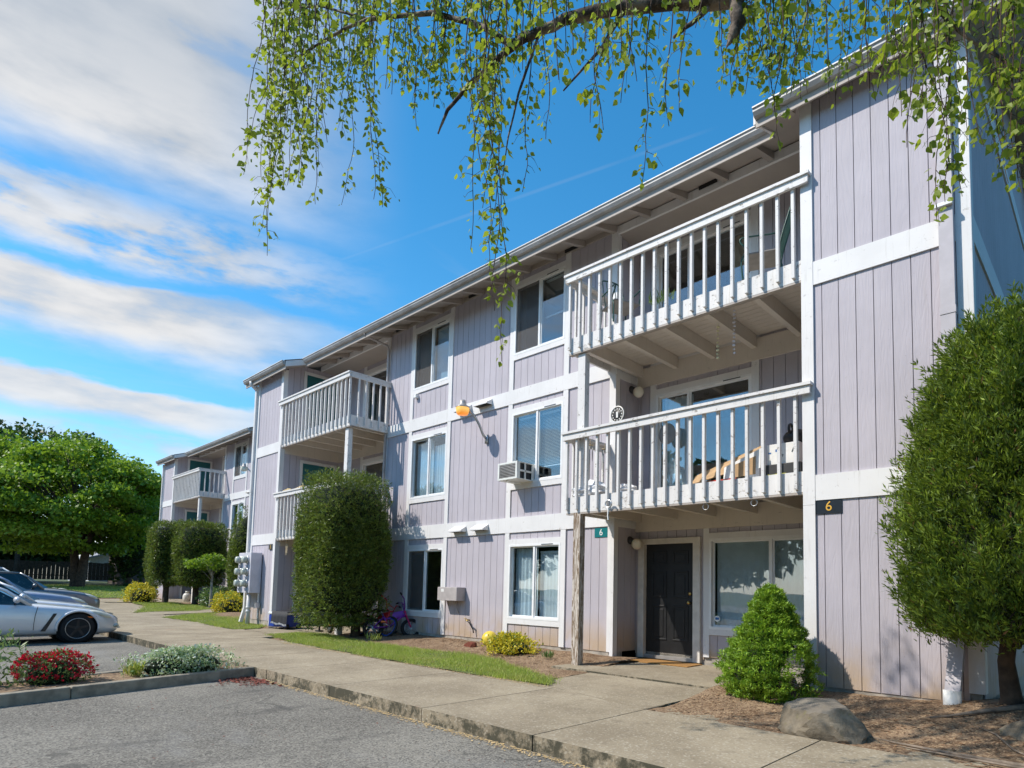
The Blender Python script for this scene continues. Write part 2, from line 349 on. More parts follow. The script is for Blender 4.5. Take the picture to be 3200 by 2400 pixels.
# ------------------------------------------------------------------ helpers
WO = {}
def put(o, parent=None, loc=(0, 0, 0)):
    loc = Vector(loc); COL.objects.link(o)
    if parent is not None:
        o.parent = parent; o.location = loc - WO[parent.name]
    else: o.location = loc
    WO[o.name] = loc; return o
def lput(o, parent, loc=(0, 0, 0)):
    """child placed in its parent's own (turned) space"""
    COL.objects.link(o); o.parent = parent; o.location = loc; WO[o.name] = Vector(loc); return o
def tag(o, label, cat, group=None):
    o['label'] = label; o['category'] = cat
    if group: o['group'] = group
    return o
def thing(name, loc, label, cat, group=None, rz=0.):
    o = bpy.data.objects.new(name, None); o.empty_display_size = .1; put(o, None, loc); o.rotation_euler.z = rz
    return tag(o, label, cat, group)
def kind(o, k): o['kind'] = k; return o

CUBES = {}
def cmesh(mat):
    if mat not in CUBES:
        me = bpy.data.meshes.new('piece_'+mat)
        v = [(x, y, z) for x in (-.5, .5) for y in (-.5, .5) for z in (-.5, .5)]
        me.from_pydata(v, [], [(0, 1, 3, 2), (4, 6, 7, 5), (0, 4, 5, 1), (2, 3, 7, 6), (0, 2, 6, 4), (1, 5, 7, 3)])
        me.materials.append(MT[mat]); CUBES[mat] = me
    return CUBES[mat]
def cube(name, parent, mat, x0, x1, y0, y1, z0, z1):
    o = bpy.data.objects.new(name, cmesh(mat)); put(o, parent, ((x0+x1)/2, (y0+y1)/2, (z0+z1)/2))
    o.scale = (abs(x1-x0), abs(y1-y0), abs(z1-z0)); return o

class MB:
    def __init__(s): s.v = []; s.f = []
    def add(s, vs, fs):
        k = len(s.v); s.v += [tuple(p) for p in vs]; s.f += [tuple(i+k for i in q) for q in fs]; return s
    def box(s, x0, x1, y0, y1, z0, z1):
        x0, x1 = min(x0, x1), max(x0, x1); y0, y1 = min(y0, y1), max(y0, y1); z0, z1 = min(z0, z1), max(z0, z1)
        return s.add([(x, y, z) for x in (x0, x1) for y in (y0, y1) for z in (z0, z1)], [(0, 1, 3, 2), (4, 6, 7, 5), (0, 4, 5, 1), (2, 3, 7, 6), (0, 2, 6, 4), (1, 5, 7, 3)])
    def quad(s, a, b, c, d): return s.add([a, b, c, d], [(0, 1, 2, 3)])
    def prism(s, poly, ax, a, b):
        """polygon in the two other axes, pushed along axis ax"""
        n = len(poly)
        def p(q, t): return (t, q[0], q[1]) if ax == 0 else (q[0], t, q[1]) if ax == 1 else (q[0], q[1], t)
        return s.add([p(q, a) for q in poly]+[p(q, b) for q in poly], [tuple(range(n))[::-1], tuple(range(n, 2*n))]+[(i, (i+1) % n, n+(i+1) % n, n+i) for i in range(n)])
    def tube(s, pts, r, n=8, cap=True):
        pts = [Vector(p) for p in pts]; rs = r if isinstance(r, (list, tuple)) else [r]*len(pts)
        t0 = (pts[1]-pts[0]).normalized(); a = t0.orthogonal().normalized(); vs = []
        for i, p in enumerate(pts):
            t = ((pts[min(i+1, len(pts)-1)]-pts[max(i-1, 0)])).normalized()
            a = (a - t*a.dot(t)).normalized() if (a - t*a.dot(t)).length > 1e-6 else t.orthogonal().normalized(); bb = t.cross(a)
            vs += [p + (a*math.cos(2*math.pi*k/n)+bb*math.sin(2*math.pi*k/n))*rs[i] for k in range(n)]
        fs = [(i*n+k, i*n+(k+1) % n, (i+1)*n+(k+1) % n, (i+1)*n+k) for i in range(len(pts)-1) for k in range(n)]
        if cap: fs += [tuple(range(n))[::-1], tuple((len(pts)-1)*n+k for k in range(n))]
        return s.add(vs, fs)
    def lathe(s, prof, c=(0, 0, 0), n=20, axis=2):
        vs = []; c = Vector(c)
        for r, h in prof:
            for k in range(n):
                a = 2*math.pi*k/n; q = (r*math.cos(a), r*math.sin(a), h)
                q = q if axis == 2 else ((q[2], q[0], q[1]) if axis == 0 else (q[1], q[2], q[0]))
                vs.append(c+Vector(q))
        m = len(prof); fs = [(i*n+k, i*n+(k+1) % n, (i+1)*n+(k+1) % n, (i+1)*n+k) for i in range(m-1) for k in range(n)]
        fs += [tuple(range(n))[::-1], tuple((m-1)*n+k for k in range(n))]
        return s.add(vs, fs)
    def ball(s, c, r, nu=14, nv=9, sq=(1, 1, 1)):
        prof = [(r*math.sin(math.pi*(i+.001)/nv if i < nv else math.pi*.999), -r*math.cos(math.pi*i/nv)) for i in range(nv+1)]
        k = len(s.v); s.lathe(prof, (0, 0, 0), nu)
        s.v[k:] = [(c[0]+x*sq[0], c[1]+y*sq[1], c[2]+z*sq[2]) for x, y, z in s.v[k:]]; return s
    def torus(s, c, R0, r0, axis='x', n=28, m=8):
        vs = []
        for i in range(n):
            a = 2*math.pi*i/n
            for j in range(m):
                bb = 2*math.pi*j/m; q = ((R0+r0*math.cos(bb))*math.cos(a), (R0+r0*math.cos(bb))*math.sin(a), r0*math.sin(bb))
                q = (q[2], q[0], q[1]) if axis == 'x' else (q[0], q[2], q[1]) if axis == 'y' else q
                vs.append((c[0]+q[0], c[1]+q[1], c[2]+q[2]))
        return s.add(vs, [(i*m+j, ((i+1) % n)*m+j, ((i+1) % n)*m+(j+1) % m, i*m+(j+1) % m) for i in range(n) for j in range(m)])
    def mesh(s, name, mat, smooth=False, shift=None):
        me = bpy.data.meshes.new(name)
        v = s.v if shift is None else [(x-shift[0], y-shift[1], z-shift[2]) for x, y, z in s.v]
        me.from_pydata(v, [], s.f)
        bm = bmesh.new(); bm.from_mesh(me); bmesh.ops.recalc_face_normals(bm, faces=bm.faces); bm.to_mesh(me); bm.free()
        me.materials.append(MT[mat])
        if smooth: me.polygons.foreach_set('use_smooth', [True]*len(me.polygons))
        return me
    def base(s):
        a = np.array(s.v); return ((a[:, 0].min()+a[:, 0].max())/2, (a[:, 1].min()+a[:, 1].max())/2, a[:, 2].min())
    def build(s, name, mat, parent=None, smooth=False, bevel=0., local=False):
        if local: o = bpy.data.objects.new(name, s.mesh(name, mat, smooth)); lput(o, parent)
        else:
            c = s.base(); o = bpy.data.objects.new(name, s.mesh(name, mat, smooth, c)); put(o, parent, c)
        if bevel:
            m = o.modifiers.new('bevel', 'BEVEL'); m.width = bevel; m.segments = 2; m.limit_method = 'ANGLE'
        return o

def big_mesh(name, verts, faces_n, mat, parent=None, smooth=False, loc=None):
    """verts: (N*k,3) array, each k vertices one face"""
    v = np.asarray(verts, np.float32); n = len(v)//faces_n
    c = np.array([v[:, 0].mean(), v[:, 1].mean(), v[:, 2].min()], np.float32) if loc is None else np.array(loc, np.float32)
    v = v - c
    me = bpy.data.meshes.new(name); me.vertices.add(len(v)); me.vertices.foreach_set('co', v.ravel())
    me.loops.add(len(v)); me.loops.foreach_set('vertex_index', np.arange(len(v), dtype=np.int32))
    me.polygons.add(n); me.polygons.foreach_set('loop_start', np.arange(0, len(v), faces_n, dtype=np.int32)); me.polygons.foreach_set('loop_total', np.full(n, faces_n, np.int32))
    me.update(calc_edges=True); me.validate(); me.materials.append(MT[mat])
    o = bpy.data.objects.new(name, me); put(o, parent, [float(q) for q in c]); return o

def text(name, parent, s, size, mat, loc, facing='-y', depth=.002, bold=0.):
    cu_ = bpy.data.curves.new(name, 'FONT'); cu_.body = s; cu_.size = size; cu_.extrude = depth; cu_.align_x = 'CENTER'; cu_.align_y = 'CENTER'; cu_.offset = bold
    t = bpy.data.objects.new('tmp', cu_); COL.objects.link(t); bpy.context.view_layer.update()
    me = bpy.data.meshes.new_from_object(t.evaluated_get(bpy.context.evaluated_depsgraph_get())); bpy.data.objects.remove(t); me.name = name
    r = Matrix.Rotation(rad(90), 4, 'X')
    if facing == '+x': r = Matrix.Rotation(rad(90), 4, 'Z') @ r
    me.transform(r); me.materials.clear(); me.materials.append(MT[mat])
    return put(bpy.data.objects.new(name, me), parent, loc)

def rise(x): return .02*max(0., min(-20.-x, 70.))
def lotz(x): return -.25 + rise(x)
def walkz(x): return -.11 + rise(x)

# ------------------------------------------------------------------ the setting: ground
def sheet(name, poly, z, mat, bottom=None, parent=None, k='structure'):
    """flat polygon following the rise of the plot; with `bottom` a solid slab"""
    bm = bmesh.new(); vs = [bm.verts.new((x, y, z)) for x, y in poly]; bm.faces.new(vs)
    for xc in (-20., -90.):
        bmesh.ops.bisect_plane(bm, geom=bm.verts[:]+bm.edges[:]+bm.faces[:], plane_co=(xc, 0, 0), plane_no=(1, 0, 0))
    if bottom is not None:
        r = bmesh.ops.extrude_face_region(bm, geom=bm.faces[:])
        for v in r['geom']:
            if isinstance(v, bmesh.types.BMVert): v.co.z = bottom
    for v in bm.verts: v.co.z += rise(v.co.x)
    bmesh.ops.recalc_face_normals(bm, faces=bm.faces)
    if bottom is None:
        for f in bm.faces:
            if f.normal.z < 0: f.normal_flip()
    cx, cy = sum(p[0] for p in poly)/len(poly), sum(p[1] for p in poly)/len(poly)
    for v in bm.verts: v.co.x -= cx; v.co.y -= cy
    me = bpy.data.meshes.new(name); bm.to_mesh(me); bm.free(); me.materials.append(MT[mat])
    o = bpy.data.objects.new(name, me); put(o, parent, (cx, cy, 0))
    if k: o['kind'] = k
    return o
sheet('ground', [(-500, -300), (400, -300), (400, 400), (-500, 400)], -.40, 'far_ground')
lot = sheet('parking_lot', [(-120, -3.9), (-120, -45), (30, -45), (30, -3.9)], -.25, 'asphalt')
# sidewalk of single slabs, the front face of each is the kerb
walk = sheet('sidewalk', [(-62, -4.15), (-22.66, -4.15), (-22.66, -5.05), (8, -5.05), (8, -3.0), (-62, -3.0)], -.13, 'concrete', -.38)
xs = [4.0, 2.0, -.15, -1.99, -3.84, -5.48, -7.46] + [-7.46-1.9*i for i in range(1, 27)]
for a, b_ in zip(xs[:-1], xs[1:]):
    j = .007
    back = -3.36 if b_ > -4 else (-2.95 if b_ > -9 else -2.86 if b_ > -15.3 else -2.2)
    y0 = (-5.10 if b_ > -22.8 else -4.20) - .01*random.random()
    o = sheet('paving_slab', [(b_+j, y0), (a-j, y0), (a-j, back), (b_+j, back)], -.11, 'concrete', -.36, walk, None)
sheet('sidewalk', [(-46, -3.02), (-15.7, -3.02), (-15.7, -.9), (-46, -.9)], -.134, 'concrete')
# entry path and patio slabs
def slab(poly, z, parent=walk): return sheet('paving_slab', poly, z, 'concrete', -.35, parent, None)
slab([(-5.95, -2.93), (-3.86, -3.35), (-3.86, -1.52), (-6.10, -1.52)], -.108)
slab([(-6.93, -1.51), (-3.83, -1.51), (-3.83, .70), (-6.93, .70)], -.085)
slab([(-17.7, -2.19), (-15.75, -2.19), (-15.75, -1.22), (-17.9, -1.22)], -.106)
slab([(-18.5, -1.21), (-14.75, -1.21), (-14.75, .70), (-18.5, .70)], -.088)
slab([(-27.0, -2.2), (-24.95, -2.6), (-26.5, 1.2), (-28.0, 1.2)], -.106)
slab([(-37.0, -2.19), (-33.9, -2.19), (-33.4, 1.15), (-37.0, 1.15)], -.106)
slab([(-37.0, 1.16), (-33.4, 1.16), (-33.4, 3.0), (-37.0, 3.0)], -.09)

def hnoise(x, y, s=1.):
    return (math.sin(x*3.1*s+1.3)*math.cos(y*2.7*s+.4)+math.sin(x*7.3*s+y*5.1*s)*.5+math.sin(x*17.*s-y*13.*s+2)*.3)/1.8
def terrain(name, x0, x1, y0, y1, res, zf, mat, inside=None, k='structure'):
    nx, ny = max(2, int((x1-x0)/res)), max(2, int((y1-y0)/res)); vs = []; fs = []
    for i in range(nx+1):
        for j in range(ny+1):
            x = x0+(x1-x0)*i/nx; y = y0+(y1-y0)*j/ny; vs.append((x, y, zf(x, y)))
    for i in range(nx):
        for j in range(ny):
            cx, cy = x0+(x1-x0)*(i+.5)/nx, y0+(y1-y0)*(j+.5)/ny
            if inside is None or inside(cx, cy): fs.append((i*(ny+1)+j, (i+1)*(ny+1)+j, (i+1)*(ny+1)+j+1, i*(ny+1)+j+1))
    me = bpy.data.meshes.new(name); me.from_pydata(vs, [], fs); me.materials.append(MT[mat]); me.polygons.foreach_set('use_smooth', [True]*len(fs))
    o = bpy.data.objects.new(name, me); put(o); o['kind'] = k; return o
def sstep(a, b, x): t = max(0., min(1., (x-a)/(b-a))); return t*t*(3-2*t)
def soilL(x, y): return -.118 + .10*sstep(-1.5, -.1, y) + .012*hnoise(x, y, 1.6) + rise(x)
def soilR(x, y):
    m = .17*math.exp(-((x+.45)**2+(y+1.2)**2)/.8)
    return -.128 + .13*sstep(-3.1, -1.3, y) + m + .014*hnoise(x, y, 1.8)
terrain('planting_bed', -14.72, -6.12, -2.96, .10, .07, soilL, 'soil', lambda x, y: not (y > -1.4 and x > -6.3))
terrain('planting_bed', -3.84, 6.0, -3.40, .3, .07, soilR, 'soil', lambda x, y: y < -1.10 or x > -1.0)
terrain('planting_bed', -24.6, -18.3, -2.7, .6, .12, lambda x, y: soilL(x, y)-.008, 'soil', lambda x, y: not (y > -1.1 and -20.4 < x) and not (x > -18.6 and y > -1.0))
terrain('planting_bed', -33.6, -24.0, -1.2, 2.4, .15, lambda x, y: -.118+.012*hnoise(x, y)+rise(x), 'soil', lambda x, y: not (-28.2 < x < -25.6))
terrain('planting_bed', -46, -36.9, -2.4, 1.3, .2, lambda x, y: -.116+.012*hnoise(x, y)+rise(x), 'soil')

def in_poly(p, x, y):
    c = False; n = len(p)
    for i in range(n):
        (x1, y1), (x2, y2) = p[i], p[i-1]
        if (y1 > y) != (y2 > y) and x < (x2-x1)*(y-y1)/(y2-y1)+x1: c = not c
    return c
def lawn(poly, dens, hgt, w, dz=0.):
    xs_, ys_ = [p[0] for p in poly], [p[1] for p in poly]; x0, x1, y0, y1 = min(xs_), max(xs_), min(ys_), max(ys_)
    def zf(x, y): return -.100+dz+.012*hnoise(x, y, 1.2)+rise(x)
    terrain('lawn', x0-.1, x1+.1, y0-.1, y1+.1, .09 if dens > 1500 else .15, zf, 'lawn_soil', lambda x, y: in_poly(poly, x, y))
    n = int((x1-x0)*(y1-y0)*dens); X = RNG.uniform(x0, x1, n); Y = RNG.uniform(y0, y1, n)
    je = RNG.normal(0, .075, (n, 2))
    keep = np.array([in_poly(poly, x+a+.07*hnoise(x, y, 2.3), y+b+.07*hnoise(y, x, 2.9)) and RNG.random() < .62+.5*hnoise(x*.8, y, .8) for x, y, (a, b) in zip(X, Y, je)]); X, Y = X[keep], Y[keep]; n = len(X)
    Z = np.array([zf(x, y) for x, y in zip(X, Y)])
    a = RNG.uniform(0, 2*np.pi, n); h = hgt*RNG.uniform(.45, 1.35, n)*(1+.35*np.sin(X*2.1+Y*3.3)); ln = RNG.normal(0, .55, (n, 2))*h[:, None]
    sx, sy = np.cos(a)*w/2, np.sin(a)*w/2
    v = np.zeros((n, 3, 3), np.float32)
    v[:, 0] = np.stack([X-sx, Y-sy, Z], 1); v[:, 1] = np.stack([X+sx, Y+sy, Z], 1); v[:, 2] = np.stack([X+ln[:, 0], Y+ln[:, 1], Z+h], 1)
    o = big_mesh('grass', v.reshape(-1, 3), 3, 'grass_blade'); o['kind'] = 'stuff'; o['label'] = 'short mown grass beside the sidewalk'; o['category'] = 'grass'
    return o
G1 = [(-15.65, -2.42), (-16.0, -1.55), (-14.6, -1.35), (-11.6, -1.72), (-9.6, -1.42), (-8.4, -1.55), (-7.2, -2.05), (-6.0, -2.45), (-5.55, -3.02), (-6.75, -3.03), (-8.2, -3.07), (-10.3, -3.05), (-13.5, -2.86)]
lawn(G1, 5200, .05, .008)
G2 = [(-23.6, -2.62), (-21.1, -2.28), (-17.95, -2.45), (-17.85, -1.85), (-18.9, -1.2), (-20.8, -1.0), (-24.4, .15), (-25.0, -.25), (-24.6, -1.6)]
lawn(G2, 2200, .055, .012)
G3 = [(-25.9, -2.9), (-30.2, -1.4), (-33.3, -1.2), (-33.3, .3), (-31.3, .6), (-28.0, .4), (-26.9, -.6), (-26.6, -2.2)]
lawn(G3, 1300, .055, .015)
G4 = [(-60, -2.2), (-38.2, -2.2), (-38.0, -.2), (-44, 1.4), (-60, 4.5)]
lawn(G4, 160, .07, .03)

# planted island with its kerbs between the two parking rows
KA, KB = Vector((-9.25, -8.07)), Vector((-9.93, -5.12)); dirk = (KB-KA).normalized()
K0 = KA - dirk*6.0; nk = Vector((-dirk.y, dirk.x))          # nk points to -x
if nk.x > 0: nk = -nk
def kerb_line(p, q, w=.13, top=-.11, seg=2.4):
    d = (q-p); L = d.length; d.normalize(); n = Vector((-d.y, d.x)); t = 0.
    root = bpy.data.objects.new('kerb', None); put(root, None, (p.x, p.y, -.25)); root['kind'] = 'structure'
    while t < L-.05:
        e = min(t+seg, L); a = p+d*(t+.004); b_ = p+d*(e-.004)
        m = MB(); poly = [a, b_, b_+n*w, a+n*w]
        m.add([(x, y, -.4+rise(x)) for x, y in poly]+[(x, y, top+rise(x)) for x, y in poly], [(3, 2, 1, 0), (4, 5, 6, 7)]+[(i, (i+1) % 4, 4+(i+1) % 4, 4+i) for i in range(4)])
        m.build('kerb_stone', 'kerb_concrete', root, bevel=.015); t = e
kerb_line(KB, K0); 
KC, KD = KB+nk*1.05, K0+nk*1.05
kerb_line(KD, KC, .13, -.135)
isl = [K0+nk*.13, KB+nk*.13, KC-nk*.13, KD-nk*.13]
def isl_in(x, y): return in_poly([(p.x, p.y) for p in isl], x, y)
terrain('planting_bed', -12.6, -7.2, -14.0, -5.12, .08, lambda x, y: -.135+.02*hnoise(x, y, 1.5), 'soil', isl_in)

# litter: bark chips, chaff along the kerb, red leaves in the corner
def chips(name, label, n, xf, yf, zf, mat, s0, s1, flat=.3):
    v = np.zeros((n, 4, 3), np.float32)
    for i in range(n):
        x, y = xf(), yf(); z = zf(x, y); a = random.uniform(0, 6.283); l = random.uniform(s0, s1); w = l*random.uniform(.25, .7)
        ca, sa = math.cos(a), math.sin(a); t = random.uniform(-flat, flat)*l
        for k, (p, q) in enumerate(((-l, 0), (0, -w), (l, 0), (0, w))):
            v[i, k] = (x+ca*p-sa*q, y+sa*p+ca*q, z+.004+abs(t)*(k == 2)+abs(t)*.5*(k == 1))
    o = big_mesh(name, v.reshape(-1, 3), 4, mat); o['kind'] = 'stuff'; o['label'] = label; o['category'] = 'litter'; return o
U = random.uniform
chips('bark_chips', 'bark chips strewn over the bed by the boulder', 4200, lambda: U(-3.8, 2), lambda: U(-3.38, -1.2), soilR, 'mulch_chip', .008, .028)
chips('bark_chips', 'bark chips on the bed below the windows', 2600, lambda: U(-13.6, -6.2), lambda: -.05-abs(random.gauss(0, .8)), soilL, 'mulch_chip', .01, .035)
chips('chaff', 'dry yellow chaff along the foot of the kerb', 2600, lambda: U(-9.4, 1), lambda: -5.12-abs(random.gauss(0, .055)), lambda x, y: -.248, 'chaff', .008, .02)
chips('dry_leaves', 'red-brown dry leaves in the corner of the two kerbs', 420, lambda: -9.75+abs(random.gauss(0, .5)), lambda: -5.18-abs(random.gauss(0, .25)), lambda x, y: -.247, 'red_chip', .015, .04, .8)
chips('gravel_bits', 'small loose stones and debris on the asphalt', 260, lambda: U(-9, -1), lambda: U(-8.6, -5.2), lambda x, y: -.249, 'red_chip', .005, .016, .5)
chips('chaff', 'dry chaff along the edge of the grass', 1500, lambda: U(-13.5, -5.6), lambda: -3.07+random.gauss(0, .03), lambda x, y: -.108, 'chaff', .008, .02)
# ------------------------------------------------------------------ apartment buildings
XM = -10.745                                   # mirror axis of one block
ZONES = [(.05, 2.355), (2.68, 5.17), (5.48, 8.12)]
BANDS = [(2.355, 2.68), (5.17, 5.48)]
WIN = [(.54, 2.10), (3.39, 4.95), (6.25, 7.79)]
REC = .72; BAY = -1.14; GRV = .203
def und(y): return 7.62+.36*(y+1.40)           # underside of the roof

class Block:
    def __init__(s, ox, oy, oz, label, near=True):
        s.o = (ox, oy, oz); s.near = near
        s.root = thing('apartment_building', (XM+ox, 4+oy, oz), label, 'apartment building')
    def c(s, name, parent, mat, x0, x1, y0, y1, z0, z1):
        a, b_, d = s.o; return cube(name, parent, mat, x0+a, x1+a, y0+b_, y1+b_, z0+d, z1+d)
    def b(s, m, name, mat, parent, smooth=False, bevel=0.):
        a, b_, d = s.o; m.v = [(x+a, y+b_, z+d) for x, y, z in m.v]; return m.build(name, mat, parent, smooth, bevel)
    def wall(s, axis, cpl, sgn, rects, boards=True):
        """one wall: backing pieces in one mesh, siding boards on it. rects: (a0,a1,z0,z1)"""
        m = MB()
        for a0, a1, z0, z1 in rects:
            p, q = cpl-sgn*.013, cpl-sgn*.11
            if axis == 'y': m.box(a0, a1, p, q, z0, z1)
            else: m.box(p, q, a0, a1, z0, z1)
        w = s.b(m, 'wall', 'siding_dark', s.root)
        jm = MB()
        for a0, a1, z0, z1 in rects:
            k0 = math.floor((a0+.05)/GRV)
            k = k0
            while k*GRV-.05 < a1:
                u0, u1 = max(a0, k*GRV-.05+.0045), min(a1, (k+1)*GRV-.05-.0045); k += 1
                if u1-u0 < .012: continue
                p, q = cpl, cpl-sgn*.016
                if boards and s.near:
                    if axis == 'y': s.c('board', w, 'siding_paint', u0, u1, min(p, q), max(p, q), z0, z1)
                    else: s.c('board', w, 'siding_paint', min(p, q), max(p, q), u0, u1, z0, z1)
                elif axis == 'y': jm.box(u0, u1, p, q, z0, z1)
                else: jm.box(p, q, u0, u1, z0, z1)
        if jm.v: kind(s.b(jm, 'siding', 'siding_paint', w), 'stuff')
        return w
    def tr(s, x0, x1, y, z0, z1, name='trim_board', d=.026, mat='trim_paint'):
        return s.c(name, s.root, mat, x0, x1, y-d, y+.006, z0, z1)
    def window(s, x0, x1, y, z0, z1, mull=.5, screen=True, name='window', flip=False, slide=False):
        """vinyl slider in a wall facing -y"""
        m = MB(); t = .045
        m.box(x0, x1, y-.03, y+.09, z0, z0+t).box(x0, x1, y-.03, y+.09, z1-t, z1).box(x0, x0+t, y-.03, y+.09, z0+t, z1-t).box(x1-t, x1, y-.03, y+.09, z0+t, z1-t)
        w = s.b(m, name, 'vinyl', s.root)
        xm = x0+(x1-x0)*mull
        s.c('mullion', w, 'vinyl', xm-.025, xm+.025, y-.015, y+.075, z0+t, z1-t)
        s.c('pane', w, 'window_glass', x0+t, xm-.025, y+.045, y+.049, z0+t, z1-t)
        s.c('pane', w, 'window_glass', xm+.025, x1-t, y+.012, y+.016, z0+t, z1-t)
        m = MB()
        for a, b_, yy in ((x0+t, xm-.025, y+.04), (xm+.025, x1-t, y+.008)):
            q = .03; m.box(a, b_, yy, yy+.02, z0+t, z0+t+q).box(a, b_, yy, yy+.02, z1-t-q, z1-t).box(a, a+q, yy, yy+.02, z0+t+q, z1-t-q).box(b_-q, b_, yy, yy+.02, z0+t+q, z1-t-q)
        s.b(m, 'sash', 'vinyl', w)
        if screen: s.c('screen', w, 'screen_mesh', x0+t, xm-.025, y+.0, y+.002, z0+t, z1-t)
        s.c('vent_slot', w, 'dark_metal', x1-.52, x1-.2, y-.036, y-.0305, z1-.03, z1-.015)
        # the room behind
        m = MB(); a, b_, c0, c1, d0, d1 = x0-.15, x1+.15, y+.13, y+2.6, z0-.3, z1+.15
        m.quad((a, c1, d0), (b_, c1, d0), (b_, c1, d1), (a, c1, d1)).quad((a, c0, d0), (a, c1, d0), (a, c1, d1), (a, c0, d1)).quad((b_, c0, d0), (b_, c1, d0), (b_, c1, d1), (b_, c0, d1))
        m.quad((a, c0, d0), (b_, c0, d0), (b_, c1, d0), (a, c1, d0)).quad((a, c0, d1), (b_, c0, d1), (b_, c1, d1), (a, c1, d1))
        m.box(a, x0, c0-.02, c0, d0, d1).box(x1, b_, c0-.02, c0, d0, d1).box(x0, x1, c0-.02, c0, d0, z0).box(x0, x1, c0-.02, c0, z1, d1)
        s.b(m, 'interior', 'room', s.root)
        return w

def mir(x0, x1, side): return (x0, x1) if side > 0 else (2*XM-x1, 2*XM-x0)

